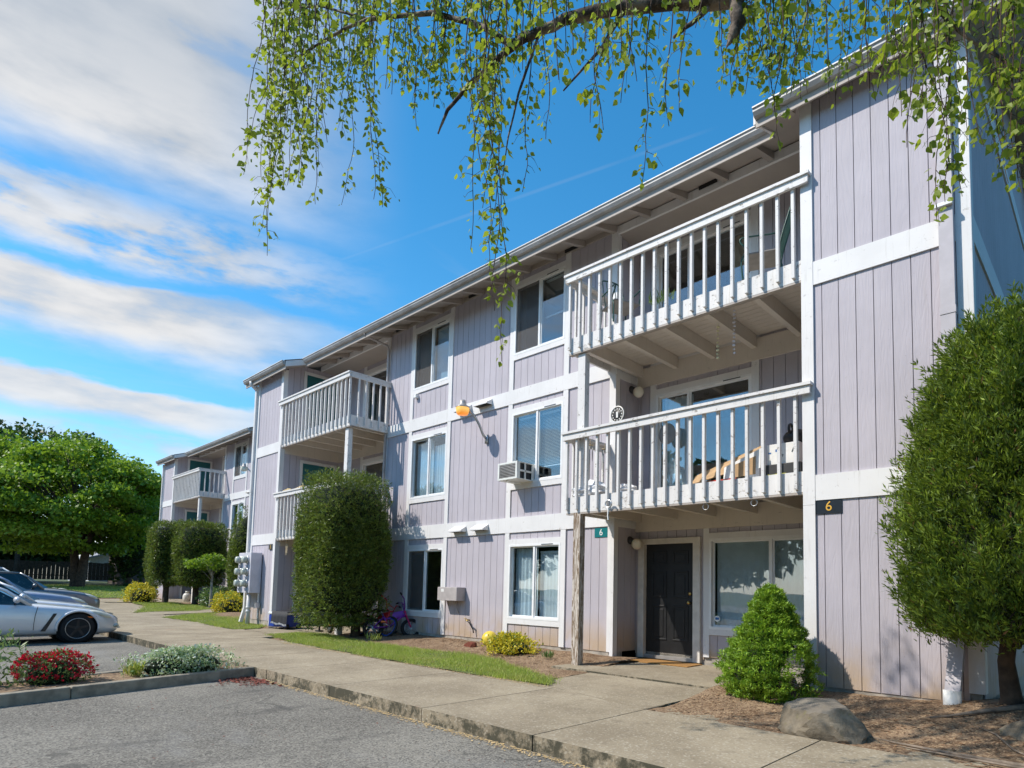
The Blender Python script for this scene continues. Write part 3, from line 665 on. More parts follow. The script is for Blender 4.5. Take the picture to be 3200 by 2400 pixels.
def block_half(B, side, ends=True):
    M = lambda a, b_: mir(a, b_, side)
    vis = side < 0                              # the bay flank with the doors faces the camera in the left half
    # ---- main front wall, outer panel and window column
    wa, wb = M(-9.60, -8.12)
    rects = []
    for (z0, z1), (w0, w1) in zip(ZONES, WIN):
        rects += [(*M(-7.99, -6.95), z0, z1), (wa, wb, z0, w0-.11), (wa, wb, w1+.11, z1)]
    B.wall('y', 0., -1, rects)
    for i, ((z0, z1), (w0, w1)) in enumerate(zip(ZONES, WIN)):
        for a, b_ in ((-9.73, -9.60), (-8.12, -7.99), (-6.95, -6.83)):
            B.tr(*M(a, b_), 0., z0, z1, 'trim_board')
        B.tr(wa, wb, 0., w0-.11, w0, 'window_trim'); B.tr(wa, wb, 0., w1, w1+.11, 'window_trim')
        B.window(wa, wb, 0., w0, w1, .5, (i == 2) if side > 0 else (i != 1))
    # ---- bay
    fx0, fx1 = M(-2.79, -1.21)
    B.wall('y', BAY, -1, [(fx0, fx1, z0, min(z1, 7.70)) for z0, z1 in ZONES])
    p0, p1 = M(-2.94, -2.79)
    B.c('corner_board', B.root, 'trim_paint', p0, p1, BAY-.03, BAY+.1, -.02, 2.30); B.c('corner_board', B.root, 'trim_paint', p0, p1, BAY-.03, BAY+.1, 2.303, 7.70)
    q0, q1 = M(-1.215, -1.07); B.c('corner_board', B.root, 'trim_paint', q0, q1, BAY-.028, BAY+.1, .16, 5.75); B.c('corner_board', B.root, 'trim_paint', q0, q1, BAY-.028, BAY+.1, 5.753, 7.70)
    for z0, z1 in BANDS: B.tr(fx0, fx1, BAY, z0, z1, 'band_board', .024)
    o0, o1 = M(-2.93, -1.10); B.c('foundation', B.root, 'foundation', o0, o1, BAY+.012, BAY+.3, -.5, .05)
    # bay flank towards the recess
    xf = M(-2.94, -2.94)[0]; sg = -1 if side > 0 else 1
    dz = [(.0, 2.06), (2.86, 4.91), (5.68, 7.72)]
    rects = []
    for (z0, z1), (d0, d1) in zip([(.05, 2.355), (2.68, 5.17), (5.48, 7.95)], dz):
        rects += [(BAY+.1, -.56, z0, z1), (.66, REC, z0, z1), (-.56, .66, d1+.09, z1)]
    B.wall('x', xf, sg, rects, vis)
    for i, (d0, d1) in enumerate(dz):
        m = MB(); yy0, yy1 = -.55, .65; e = .028
        for a in ((yy0, yy0+.09, d0, d1+.09), (yy1-.09, yy1, d0, d1+.09), (yy0+.09, yy1-.09, d1, d1+.09)): m.box(xf-.03*sg, xf+e*sg, a[0], a[1], a[2], a[3])
        d = B.b(m, 'door', 'trim_paint', B.root)
        mm = 'grey_door' if i == 0 else 'teal_door'
        B.c('leaf_panel', d, mm, xf-.02*sg, xf-.005*sg, yy0+.09, yy1-.09, d0, d1)
        m = MB(); m.ball((xf+.045*sg, -.38, d0+.98), .03).tube([(xf-.005*sg, -.38, d0+.98), (xf+.04*sg, -.38, d0+.98)], .014); B.b(m, 'knob', 'galvanised', d, True)
    for z0, z1 in BANDS: B.c('ledger', B.root, 'deck_bounce_paint', *sorted((xf, xf+.02*sg)), BAY+.1, REC, z0-.06, z1+.06)
    # ---- recess: side wall by the main front, back wall
    xs_ = M(-6.83, -6.83)[0]; sg2 = 1 if side > 0 else -1
    B.wall('x', xs_, sg2, [(.1, REC, z0, min(z1, 7.95)) for z0, z1 in ZONES], side > 0)
    for z0, z1 in ((-.02, 2.30), (2.303, 7.95)): B.c('corner_board', B.root, 'trim_paint', *sorted((xs_+.027*sg2, xs_-.05*sg2)), -.028, .1, z0, z1)
    for z0, z1 in BANDS: B.c('band_board', B.root, 'trim_paint', *sorted((xs_+.022*sg2, xs_-.05*sg2)), .101, REC-.002, z0, z1)
    a0, a1 = M(-6.83, -2.94)
    rects = []; s0, s1 = M(-6.39, -4.48)
    if side > 0:
        gw = (-5.27, -3.02); dr = (-6.60, -5.57)
        rects += [(-6.83, -6.74, .0, 2.355), (-6.74, -5.43, 2.15, 2.355), (-5.43, -5.38, .0, 2.355), (gw[0], gw[1], .05, .44), (gw[0], gw[1], 2.21, 2.355)]
    else:
        gw = M(-5.27, -3.02); rects += [(a0, gw[0], .05, 2.355), (gw[1], a1, .05, 2.355), (*gw, .05, .44), (*gw, 2.21, 2.355)]
    for (z0, z1), (d0, d1) in zip([(2.68, 5.17), (5.48, 7.95)], [(2.83, 4.90), (5.65, 7.70)]):
        t0, t1 = min(s0, s1)-.13, max(s0, s1)+.13
        rects += [(a0, t0, z0, z1), (t1, a1, z0, z1), (s0, s1, d1+.11, z1)]
        B.tr(t0, s0, REC, z0, z1); B.tr(s1, t1, REC, z0, z1); B.tr(s0, s1, REC, d1, d1+.11, 'window_trim')
        B.window(s0, s1, REC, d0, d1, .36 if side > 0 else .64, False, 'sliding_door')
        B.c('threshold', B.root, 'trim_paint', s0, s1, REC-.03, REC+.1, z0, d0)
    B.wall('y', REC, -1, rects, side > 0)
    B.tr(gw[0]-.11, gw[0], REC, .05, 2.355); B.tr(gw[0], gw[1], REC, .44, .54, 'window_trim'); B.tr(gw[0], gw[1], REC, 2.11, 2.21, 'window_trim')
    B.window(gw[0], gw[1], REC, .54, 2.11, .49, False)
    if side > 0:
        m = MB()
        for a in ((-6.74, -6.60, -.06, 2.15), (-5.57, -5.43, -.06, 2.15), (-6.60, -5.57, 2.05, 2.15)): m.box(a[0], a[1], REC-.06, REC+.08, a[2], a[3])
        m.box(-6.63, -6.60, REC-.075, REC-.06, -.06, 2.08)
        d = B.b(m, 'door', 'door_frame', B.root)
        B.c('leaf_panel', d, 'black_door', -6.60, -5.57, REC+.02, REC+.06, 0., 2.05)
        for px0, px1 in ((-6.47, -6.15), (-6.02, -5.70)):
            for pz0, pz1 in ((.28, .92), (1.06, 1.55), (1.68, 1.92)):
                m = MB(); e = .03
                for a in ((px0, px1, pz0, pz0+e), (px0, px1, pz1-e, pz1), (px0, px0+e, pz0+e, pz1-e), (px1-e, px1, pz0+e, pz1-e)): m.box(a[0], a[1], REC+.008, REC+.02, a[2], a[3])
                m.box(px0+.07, px1-.07, REC+.010, REC+.02, pz0+.07, pz1-.07); B.b(m, 'door_moulding', 'black_door', d, bevel=.005)
        m = MB(); m.ball((-5.66, REC-.045, .98), .032).tube([(-5.66, REC+.02, .98), (-5.66, REC-.03, .98)], .02).lathe([(.001, -.02), (.028, -.02), (.028, .0), (.001, .0)], (-5.66, REC+.01, 1.14), 12, 1); B.b(m, 'knob', 'brass', d, True)
        B.c('threshold', d, 'galvanised', -6.60, -5.57, REC-.05, REC+.1, -.06, .0)
        B.c('foundation', B.root, 'foundation', a0, a1, REC+.02, REC+.2, -.4, .05)
    for z0, z1 in BANDS: B.c('ledger', B.root, 'deck_bounce_paint', a0, a1, REC-.045, REC, z0-.06, z1)
    B.c('recess_ceiling', B.root, 'soffit_shade_paint', a0, a1, .03, REC+.1, 7.95, 7.98)
    B.c('header_board', B.root, 'trim_paint', a0, a1, -.02, .03, 7.95, 8.10)
    # ---- balconies
    for lvl, dzb in ((1, 0.), (2, 2.82)):
        zf = 2.48+dzb; r0, r1 = M(-7.0, -2.945)
        free = M(-7.0, -7.0)[0]; sgf = -1 if side > 0 else 1
        m = MB(); m.box(r0, r1, BAY-.0, BAY+.045, zf, zf+.27); m.box(free, free-.045*sgf, BAY+.046, -.03, zf, zf+.27)
        bal = B.b(m, 'balcony', 'rail_paint', B.root)
        B.c('fascia_drip', bal, 'soffit_shade_paint', r0, r1, BAY+.002, BAY+.085, zf-.03, zf-.002)
        n = 13; y0 = BAY+.05
        for k in range(n):
            ya = y0+(REC-y0)*k/n
            B.c('deck_board', bal, 'deck_bounce_paint', r0+.05, r1-.002, ya+.004, ya+(REC-y0)/n-.004, zf+.235, zf+.268)
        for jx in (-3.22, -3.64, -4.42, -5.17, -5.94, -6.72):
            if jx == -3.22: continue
            j0, j1 = M(jx-.045, jx+.045); B.c('joist', bal, 'deck_bounce_paint', j0, j1, BAY+.09, REC-.05, zf+.01, zf+.233)
        # rails
        c0, c1 = M(-7.05, -2.80)
        zt = zf+1.40
        B.c('rail_cap', bal, 'rail_paint', c0, c1, BAY-.125, BAY+.02, zt-.04, zt)
        B.c('rail_board', bal, 'rail_paint', c0+.02, c1-.02, BAY-.10, BAY-.06, zt-.145, zt-.042)
        B.c('rail_cap', bal, 'rail_paint', *sorted((free+.05*sgf, free-.09*sgf)), BAY+.022, .0, zt-.041, zt-.001)
        B.c('rail_board', bal, 'rail_paint', *sorted((free+.04*sgf, free+.003*sgf)), BAY-.05, .0, zt-.145, zt-.043)
        for k in range(19):
            xc = -6.965+k*(6.965-3.03)/18; b0, b1 = M(xc-.02, xc+.02); t_ = U(-.006, .006)
            B.c('baluster', bal, 'rail_paint', b0+t_, b1+t_, BAY-.058, BAY-.004, zf+.045+U(-.012, .012), zt-.06)
        for k in range(5):
            yc = BAY+.19+k*.21
            B.c('baluster', bal, 'rail_paint', *sorted((free+.042*sgf, free+.003*sgf)), yc-.02, yc+.02, zf+.05+U(-.01, .01), zt-.06)
    g0, g1 = M(-6.83, -6.68)
    B.c('post', B.root, 'weathered_post' if side > 0 else 'rail_paint', g0, g1, BAY+.0, BAY+.13, -.2, 2.476)
    g0, g1 = M(-6.83, -6.67); B.c('post', B.root, 'rail_paint', g0, g1, BAY+.048, BAY+.17, 2.752, 5.26)

def block(B, halves=(1, -1)):
    x_l, x_r = (2*XM+1.09, -1.09)
    if 1 not in halves: x_r = XM+1.0
    # centre panel
    ca = 2*XM+9.73 if -1 in halves else XM; cb = -9.73 if 1 in halves else x_r
    B.wall('y', 0., -1, [(ca, cb, z0, z1) for z0, z1 in ZONES])
    for h in halves: block_half(B, h)
    m0 = 2*XM+6.83; m1 = -6.83 if 1 in halves else x_r
    for z0, z1 in BANDS:
        k = m0
        while k < m1-.05:
            e = min(k+3.92, m1); B.tr(k+.0015, e-.0015, 0., z0, z1, 'band_board', .03); k = e
    B.c('foundation', B.root, 'foundation', m0, m1, .014, .3, -.5, .05)
    k = m0
    B.c('frieze_board', B.root, 'soffit_shade_paint', m0, m1, -.03, .005, 8.02, 8.13)
    # roof in one solid, underside = soffit
    L, R_ = x_l-.55, (x_r+.55 if 1 in halves else x_r)
    def rf(x0, x1, ye, name):
        m = MB(); yb = 9.6; ridge = 4.2
        top = lambda y: und(y)+.14
        if name == 'roof': poly = [(ye, und(ye)), (ridge, und(ridge)), (yb, und(2*ridge-yb)), (yb, top(2*ridge-yb)), (ridge, top(ridge)), (ye, top(ye))]
        else: poly = [(ye, und(ye)), (-.741, und(-.741)), (-.741, top(-.741)), (ye, top(ye))]
        return B.b(m.prism(poly, 0, x0, x1), name, 'soffit_shade_paint', B.root)
    roof = rf(L, R_, -.74, 'roof')
    m = MB(); m.prism([(-.80, und(-.80)+.152), (4.2, und(4.2)+.152), (4.2, und(4.2)+.175), (-.80, und(-.80)+.175)], 0, L-.03, R_+.03)
    m.prism([(4.2, und(4.2)+.152), (9.6, und(-1.2)+.152), (9.6, und(-1.2)+.175), (4.2, und(4.2)+.175)], 0, L-.03, R_+.03); B.b(m, 'shingles', 'shingle', roof)
    def eave(x0, x1, yf, z, ends):
        # fascia and K-profile gutter
        B.c('fascia_board', roof, 'soffit_shade_paint', x0, x1, yf-.03, yf-.002, z-.10, z+.12)
        m = MB(); m.prism([(yf-.032, z+.13), (yf-.135, z+.13), (yf-.14, z+.115), (yf-.128, z+.10), (yf-.128, z+.07), (yf-.095, z+.02), (yf-.032, z+.005)], 0, x0, x1)
        B.b(m, 'gutter', 'gutter', roof)
        m = MB(); m.box(x0, x1, yf-.148, yf-.128, z+.116, z+.134); B.b(m, 'gutter_lip', 'gutter_light', roof)
        k = x0+.4
    main_l, main_r = x_l+2.37, (-3.46 if 1 in halves else x_r)
    eave(main_l, main_r, -.74, und(-.74), ())
    bays = []
    if 1 in halves: bays.append((-3.46, -.55))
    if -1 in halves: bays.append((x_l-.55, x_l+2.37))
    for x0, x1 in bays:
        e = rf(x0, x1, -1.34, 'roof_extension')
        m = MB(); m.prism([(-1.40, und(-1.40)+.152), (-.75, und(-.75)+.152), (-.75, und(-.75)+.175), (-1.40, und(-1.40)+.175)], 0, x0-.02, x1+.02); B.b(m, 'shingles', 'shingle', e)
        eave(x0, x1, -1.34, und(-1.34), ())
        for xx, s_ in ((x0, -1), (x1, 1)):
            m = MB(); m.prism([(-1.37, und(-1.37)-.03), (-.70, und(-.70)-.03), (-.70, und(-.70)+.14), (-1.37, und(-1.37)+.14)], 0, xx+.003*s_, xx+.035*s_); B.b(m, 'rake_board', 'trim_paint', roof)
    if 1 in halves:
        m = MB(); m.prism([(-.70, und(-.70)-.03), (4.2, und(4.2)-.03), (4.2, und(4.2)+.14), (-.70, und(-.70)+.14)], 0, R_+.003, R_+.035); B.b(m, 'rake_board', 'trim_paint', roof)
    # rafter tails and eave vents
    x = main_r-.35; k = 0
    while x > main_l:
        m = MB(); m.prism([(-.735, und(-.735)-.002), (-.03, und(-.03)-.002), (-.03, und(-.03)-.13), (-.735, und(-.735)-.075)], 0, x-.045, x+.045); B.b(m, 'rafter', 'soffit_shade_paint', roof)
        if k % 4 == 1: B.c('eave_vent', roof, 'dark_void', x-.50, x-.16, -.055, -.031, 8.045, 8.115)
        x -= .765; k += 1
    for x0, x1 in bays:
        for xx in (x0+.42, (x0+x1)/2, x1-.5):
            m = MB(); m.prism([(-1.335, und(-1.335)-.002), (-1.145, und(-1.145)-.002), (-1.145, und(-1.145)-.08), (-1.335, und(-1.335)-.05)], 0, xx-.04, xx+.04); B.b(m, 'rafter', 'soffit_shade_paint', roof)
    # flanks and back
    xg = x_r if 1 in halves else None
    if xg is not None:
        gz = [(BAY+.1, 9.4, z0, z1) for z0, z1 in [(.05, 2.355), (2.68, 5.17), (5.48, 7.7)]]
        w = B.wall('x', xg, 1, gz, False)
        m = MB(); m.prism([(BAY+.1, 7.7), (9.4, 7.7), (4.2, und(4.2)-.005), (BAY+.1, und(BAY+.1)-.005)], 0, xg-.016, xg-.11); B.b(m, 'gable', 'siding_paint', B.root)
        for z0, z1 in BANDS+[(7.62, 7.86)]: B.c('band_board', B.root, 'trim_paint', xg-.006, xg+.022, BAY+.1, 9.4, z0, z1)
        B.c('corner_board', B.root, 'trim_paint', xg-.02, xg+.024, BAY-.026, BAY+.12, .16, 7.70)
        B.c('foundation', B.root, 'foundation', xg-.25, xg-.02, BAY+.013, 9.4, -.5, .16)
    m = MB(); m.box(x_l, x_l+.1, BAY+.1, 9.4, -.3, 7.74); m.box(x_l+.1, x_r-.12, 9.3, 9.4, -.3, 8.0); B.b(m, 'rear_wall', 'siding_paint', B.root)
    for z0, z1 in BANDS: B.c('band_board', B.root, 'trim_paint', x_l-.022, x_l+.006, BAY+.1, 9.4, z0, z1)

NEAR = Block(0, 0, 0, 'lavender three-storey apartment block with white balconies, numbers 5 and 6')
block(NEAR)
FAR = Block(-18.5, 2.34, .05, 'farther lavender apartment block set back behind clipped hedges', near=False)
block(FAR, (-1,))
# ------------------------------------------------------------------ curtains and blinds behind the panes
def pleats(name, x0, x1, y, z0, z1, mat, label, amp=.03, wl_=.09, group=None, cat='curtain'):
    m = MB(); n = max(6, int((x1-x0)/wl_*6)); vs = []
    for i in range(n+1):
        x = x0+(x1-x0)*i/n; yy = y+amp*math.sin(2*math.pi*(x-x0)/wl_)+amp*.4*math.sin(9*x); vs += [(x, yy, z0), (x, yy, z1)]
    m.add(vs, [(2*i, 2*i+2, 2*i+3, 2*i+1) for i in range(n)]); o = m.build(name, mat, None, True); return tag(o, label, cat, group)
def vblind(x0, x1, y, z0, z1, mat, label, ang=35):
    r = thing('vertical_blind', ((x0+x1)/2, y, z0), label, 'blind'); cube('head_rail', r, 'vinyl', x0, x1, y-.025, y+.025, z1-.04, z1)
    n = int((x1-x0)/.085); ca, sa = math.cos(rad(ang))*.045, math.sin(rad(ang))*.045
    for i in range(n):
        x = x0+(i+.5)*(x1-x0)/n; m = MB(); m.add([(x-ca, y-sa, z0), (x, y+.006, z0), (x+ca, y+sa, z0), (x-ca, y-sa, z1-.04), (x, y+.006, z1-.04), (x+ca, y+sa, z1-.04)], [(0, 1, 4, 3), (1, 2, 5, 4)]); m.build('slat', mat, r)
def hblind(x0, x1, y, z0, z1, label):
    r = thing('mini_blind', ((x0+x1)/2, y, z0), label, 'blind'); cube('head_rail', r, 'vinyl', x0, x1, y-.02, y+.02, z1-.035, z1)
    n = int((z1-z0-.04)/.030)
    for i in range(n):
        z = z1-.05-i*.030; o = cube('slat', r, 'blind', x0, x1, y-.013, y+.013, z-.0015, z+.0015); o.rotation_euler.x = rad(28)
    cube('bottom_rail', r, 'vinyl', x0, x1, y-.014, y+.014, z0-.015, z0+.005)
wR, wL = (-9.60, -8.12), (-13.37, -11.89)
pleats('curtain', wL[0]+.03, wL[0]+.72, .16, 6.2, 7.8, 'curtain_tan', 'tan curtain behind the screen of the top left window')
vblind(wL[0]+.76, wL[1]-.03, .16, 6.22, 7.72, 'curtain_blue', 'pale blue vertical blind in the top left window', 18)
pleats('curtain', wR[0]+.03, wR[0]+.2, .16, 6.2, 7.8, 'curtain_tan', 'narrow drawn-back curtain in the top window next to the balcony')
hblind(wR[0]+.78, wR[1]-.05, .15, 6.95, 7.75, 'half-raised blind in the top window next to the balcony')
vblind(wL[0]+.05, wL[0]+.70, .17, 3.36, 4.86, 'curtain_white', 'vertical blind behind the screen of the middle left window', 30)
pleats('curtain', wL[0]+.78, wL[1]-.03, .15, 3.36, 4.70, 'curtain_white', 'white scalloped curtain in the middle left window')
hblind(wR[0]+.08, wR[0]+.70, .14, 3.80, 4.86, 'mini blind above the window air conditioner')
hblind(wR[0]+.78, wR[1]-.06, .12, 3.72, 4.86, 'mini blind behind the blue pane right of the air conditioner')
vblind(wL[0]+.05, wL[0]+.45, .2, .52, 2.02, 'room', 'dark vertical blind in the ground window behind the bicycles', 60)
pleats('curtain', wR[0]+.03, wR[0]+.70, .17, .5, 2.02, 'curtain_white', 'grey-white curtain at the left of the ground window by the sign', .02, .12)
vblind(wR[0]+.78, wR[1]-.04, .16, .52, 1.95, 'curtain_white', 'white vertical blind at the right of the ground window by the sign', 16)
vblind(-5.2, -3.05, REC+.16, .55, 2.06, 'curtain_white', 'wide vertical blind in the window behind the small spruce', 14)
pleats('curtain', -6.32, -5.72, REC+.2, 2.9, 4.85, 'curtain_white', 'white curtain inside the middle balcony door', .03, .14)
pleats('curtain', -4.95, -4.52, REC+.25, 5.7, 7.6, 'curtain_tan', 'tan curtain inside the top balcony door', .03, .14)
for oz, z in ((.05, 0), (.05, 1), (.05, 2)):
    w0, w1 = WIN[z]; pleats('curtain', -31.87+.78, -31.87+1.44, 2.34+.16, w0+.05, w1, 'curtain_white', ('white', 'pale', 'white')[z]+' curtain in the '+('ground', 'middle', 'top')[z]+' window of the far block', .03, .12)

# ------------------------------------------------------------------ things fixed to the walls
def vent(x0, x1, z, label):
    m = MB(); zb, zt = z-.085, z+.05; d = .17
    m.add([(x0, -.03, zt), (x1, -.03, zt), (x1, -.03-d, zb+.03), (x0, -.03-d, zb+.03), (x0, -.03, zb), (x1, -.03, zb), (x1, -.03-d, zb), (x0, -.03-d, zb)],
          [(0, 1, 2, 3), (0, 3, 7, 4), (1, 5, 6, 2), (3, 2, 6, 7)])
    r = thing('dryer_vent', ((x0+x1)/2, -.03, zb), label, 'vent', 'dryer vents on the front wall')
    c = m.base(); o = m.build('hood', 'trim_paint', r)
    cube('flap', r, 'dark_metal', x0+.02, x1-.02, -.12, -.035, zb+.004, zb+.03)
vent(-11.44, -10.98, 5.37, 'left dryer vent hood on the upper white band by the lamp')
vent(-10.72, -10.26, 5.37, 'right dryer vent hood on the upper white band by the lamp')
vent(-11.50, -11.04, 2.53, 'left dryer vent hood on the lower white band')
vent(-10.73, -10.27, 2.53, 'right dryer vent hood on the lower white band')

def yard_lamp(ox, oy, oz, lens, label):
    x, y, z = -10.42+ox, oy, 4.72+oz
    r = thing('yard_lamp', (x, y, z), label, 'lamp')
    m = MB(); m.box(x-.04, x+.04, y-.05, y-.002, z-.30, z-.10); m.tube([(x, y-.04, z-.2), (x, y-.14, z-.12), (x-.01, y-.26, z+.1), (x-.05, y-.38, z+.28), (x-.10, y-.50, z+.40)], .028, 8); m.build('arm', 'galvanised', r, True)
    cx, cy, cz = x-.18, y-.60, z+.42
    MB().lathe([(.001, .17), (.062, .17), (.075, .12), (.085, .05), (.135, .038), (.152, .018), (.152, -.0)], (cx, cy, cz), 20).build('hood', 'lamp_hood', r, True)
    m = MB(); m.lathe([(.148, -.001), (.144, -.065), (.132, -.12), (.116, -.152), (.064, -.164), (.001, -.166)], (cx, cy, cz), 24); m.build('lens', lens, r, True)
    for k in range(5): MB().torus((cx, cy, cz-.022-.027*k), .149-.0062*k, .005, 'z', 24, 6).build('lens_ring', lens, r, True)
    return r
yard_lamp(0, 0, 0, 'lit_lens', 'lit orange yard lamp on a bent arm below the two upper vents')
yard_lamp(-18.5, 2.34, 1.25, 'globe_glass', 'unlit white yard lamp on the far block')
wv = thing('dryer_vent', (-29.2, 2.3, 5.35), 'pair of vent hoods under the lamp of the far block', 'vent')
for k in (0, .75): MB().add([(-29.9+k, 2.31, 5.45), (-29.45+k, 2.31, 5.45), (-29.45+k, 2.14, 5.36), (-29.9+k, 2.14, 5.36), (-29.9+k, 2.31, 5.32), (-29.45+k, 2.31, 5.32)], [(0, 1, 2, 3), (0, 3, 4), (1, 5, 2), (3, 2, 5, 4)]).build('hood', 'trim_paint', wv)

# window air conditioner
ac = thing('air_conditioner', (-9.05, -.25, 3.38), 'white window air conditioner jutting from the middle window beside the balcony', 'air conditioner')
x0, x1, y0, y1, z0, z1 = -9.50, -8.92, -.50, .05, 3.40, 3.76
m = MB(); m.box(x0, x1, y0+.03, y1, z0, z0+.02).box(x0, x1, y0+.03, y1, z1-.02, z1).box(x0, x0+.02, y0+.03, y1, z0+.02, z1-.02)
m.box(x1-.02, x1, y0+.03, y0+.09, z0+.02, z1-.02).box(x1-.02, x1, y1-.12, y1, z0+.02, z1-.02).box(x1-.02, x1, y0+.22, y0+.26, z0+.02, z1-.02).box(x1-.02, x1, y0+.09, y1-.12, (z0+z1)/2-.02, (z0+z1)/2+.02)
m.box(x0, x0+.05, y0, y0+.03, z0, z1).box(x1-.05, x1, y0, y0+.03, z0, z1).box(x0+.05, x1-.05, y0, y0+.03, z0, z0+.04).box(x0+.05, x1-.05, y0, y0+.03, z1-.04, z1); m.build('casing', 'ac_case', ac, bevel=.004)
cube('coil', ac, 'dark_metal', x0+.03, x1-.04, y0+.05, y1-.02, z0+.03, z1-.03)
for k in range(9): cube('grille_slat', ac, 'gutter', x0+.05, x1-.05, y0+.005, y0+.03, z0+.05+k*.031, z0+.062+k*.031)
m = MB(); m.prism([(y0+.06, z0-.001), (y1, z0-.001), (y1, z0-.10), (y1-.03, z0-.10), (y1-.04, z0-.03), (y0+.06, z0-.025)], 0, -9.3, -9.26); m.build('bracket', 'white_plastic', ac)

# number plates
g = thing('number_sign', (-7.115, 0, 2.16), 'small teal sign with a white 6 on the wall beside the entrance', 'sign')
cube('plate', g, 'green_sign', -7.27, -6.965, -.012, .004, 2.16, 2.335); text('numeral', g, '6', .17, 'vinyl', (-7.115, -.014, 2.247))
g = thing('number_sign', (-2.63, BAY, 2.18), 'black sign with a gold 6 under the white band of the near bay', 'sign')
cube('plate', g, 'black_sign', -2.785, -2.475, BAY-.014, BAY+.004, 2.18, 2.352); text('numeral', g, '6', .17, 'gold', (-2.63, BAY-.017, 2.268))
g = thing('number_sign', (-18.87, BAY, 2.19), 'black sign with a gold 5 on the bay with the meters', 'sign')
cube('plate', g, 'black_sign', -18.985, -18.715, BAY-.034, BAY-.03, 2.19, 2.345); text('numeral', g, '5', .16, 'gold', (-18.85, BAY-.037, 2.268))

# globe lights in the recess
for z, lab in ((2.07, 'globe light beside the black entrance door'), (4.99, 'globe light on the middle balcony wall')):
    r = thing('wall_light', (-6.83, .5, z-.1), lab, 'light')
    m = MB(); m.lathe([(.001, 0), (.075, 0), (.075, .03), (.055, .05), (.045, .13), (.001, .13)], (-6.83, .5, z+.06), 16, 0); m.v = [(x, y, q+(x+6.83)*-.2) for x, y, q in m.v]; m.build('base', 'dark_metal', r, True)
    MB().ball((-6.66, .5, z-.02), .105, 18, 12).build('globe', 'globe_glass', r, True)

# grey junction box, spigot, sensor
r = thing('utility_box', (-11.38, -.12, .84), 'grey utility box on the ground floor wall between the windows', 'utility box')
m = MB(); m.box(-11.74, -11.03, -.26, -.004, .86, 1.17); m.build('case', 'box_grey', r, bevel=.01); cube('label_plate', r, 'white_cardboard', -11.60, -11.50, -.2615, -.26, 1.06, 1.13)
m = MB(); m.tube([(-11.3, -.06, .86), (-11.3, -.06, .72), (-11.26, -.03, .62), (-11.24, -.01, .58)], .018, 8); m.build('conduit', 'box_grey', r, True)
r = thing('garden_tap', (-10.8, -.05, .30), 'old garden tap with a short hose stub on the wall', 'tap')
m = MB(); m.tube([(-10.86, .0, .44), (-10.86, -.11, .44), (-10.80, -.14, .44), (-10.74, -.15, .42)], .017, 8).lathe([(.03, 0), (.03, .012)], (-10.86, -.12, .47), 12); m.build('spout', 'brass', r, True)
m = MB(); m.tube([(-10.74, -.15, .42), (-10.70, -.13, .38), (-10.69, -.08, .30), (-10.66, -.06, .24), (-10.64, -.06, .16)], .014, 8); m.build('hose', 'dark_metal', r, True)
o = MB().box(-13.26, -13.15, -.10, .002, 6.01, 6.10).build('sensor_box', 'white_plastic', None, bevel=.01); tag(o, 'small white box under the top left window', 'sensor')

# downspouts
def downspout(name_label, pts, w, mat='gutter_light', extra=None):
    r = thing('downspout', pts[-1], name_label, 'downspout'); 
    for p, q in zip(pts[:-1], pts[1:]):
        m = MB(); m.tube([p, q], w*.70, 4); m.build('pipe', mat, r)
    return r
def rect_spout(label, x0, x1, y0, y1, ztop, zbot, mat, bend=None):
    r = thing('downspout', ((x0+x1)/2, (y0+y1)/2, zbot), label, 'downspout')
    zs = [ztop, (ztop+zbot)*.52, zbot]
    for a, b_ in zip(zs[:-1], zs[1:]): cube('pipe', r, mat, x0, x1, y0, y1, b_+.002, a)
    for z in zs[1:2]: cube('sleeve', r, mat, x0-.006, x1+.006, y0-.006, y1+.006, z-.04, z+.04)
    return r
r = rect_spout('wide square downspout on the near bay corner', -1.365, -1.225, BAY-.125, BAY-.028, 7.62, .75, 'spout_paint')
m = MB(); m.add([(-1.365, BAY-.125, .748), (-1.225, BAY-.125, .748), (-1.225, BAY-.028, .748), (-1.365, BAY-.028, .748), (-1.40, BAY-.30, .12), (-1.26, BAY-.30, .12), (-1.26, BAY-.2, .12), (-1.40, BAY-.2, .12)], [(0, 1, 2, 3), (4, 7, 6, 5), (0, 4, 5, 1), (1, 5, 6, 2), (2, 6, 7, 3), (3, 7, 4, 0)]); m.build('kick_out', 'spout_paint', r)
m = MB(); m.lathe([(.085, -.08), (.085, .20), (.078, .20)], (-1.33, BAY-.26, 0), 16); m.build('drain_collar', 'white_plastic', r, True)
cube('camera_bracket', r, 'white_plastic', -1.42, -1.22, BAY-.17, BAY-.126, 5.55, 5.59)
r = rect_spout('square downspout at the left corner of the block beside the meters', -20.52, -20.41, BAY-.10, BAY-.02, 7.55, .35, 'gutter_light')
m = MB(); m.tube([(-20.46, -1.40, 7.66), (-20.46, -1.40, 7.58), (-20.46, BAY-.06, 7.42)], .06, 8); m.build('elbow', 'gutter_light', r, True)
m = MB(); m.tube([(-20.46, BAY-.06, .38), (-20.43, BAY-.18, -.06)], .065, 4); m.build('kick_out', 'gutter_light', r)
r = thing('downspout', (-14.56, -.06, 2.7), 'thin dark drain pipe from the gutter down the wall corner beside the left balcony', 'downspout')
m = MB(); m.tube([(-14.6, -.80, 7.9), (-14.6, -.78, 7.82), (-14.56, -.1, 7.72), (-14.56, -.06, 7.6), (-14.56, -.06, 0.1)], .032, 8); m.build('pipe', 'box_grey', r, True)
r = rect_spout('square downspout at the left corner of the far block', -38.95, -38.84, 1.2-.10, 1.2-.02, 7.6, .4, 'gutter_light')

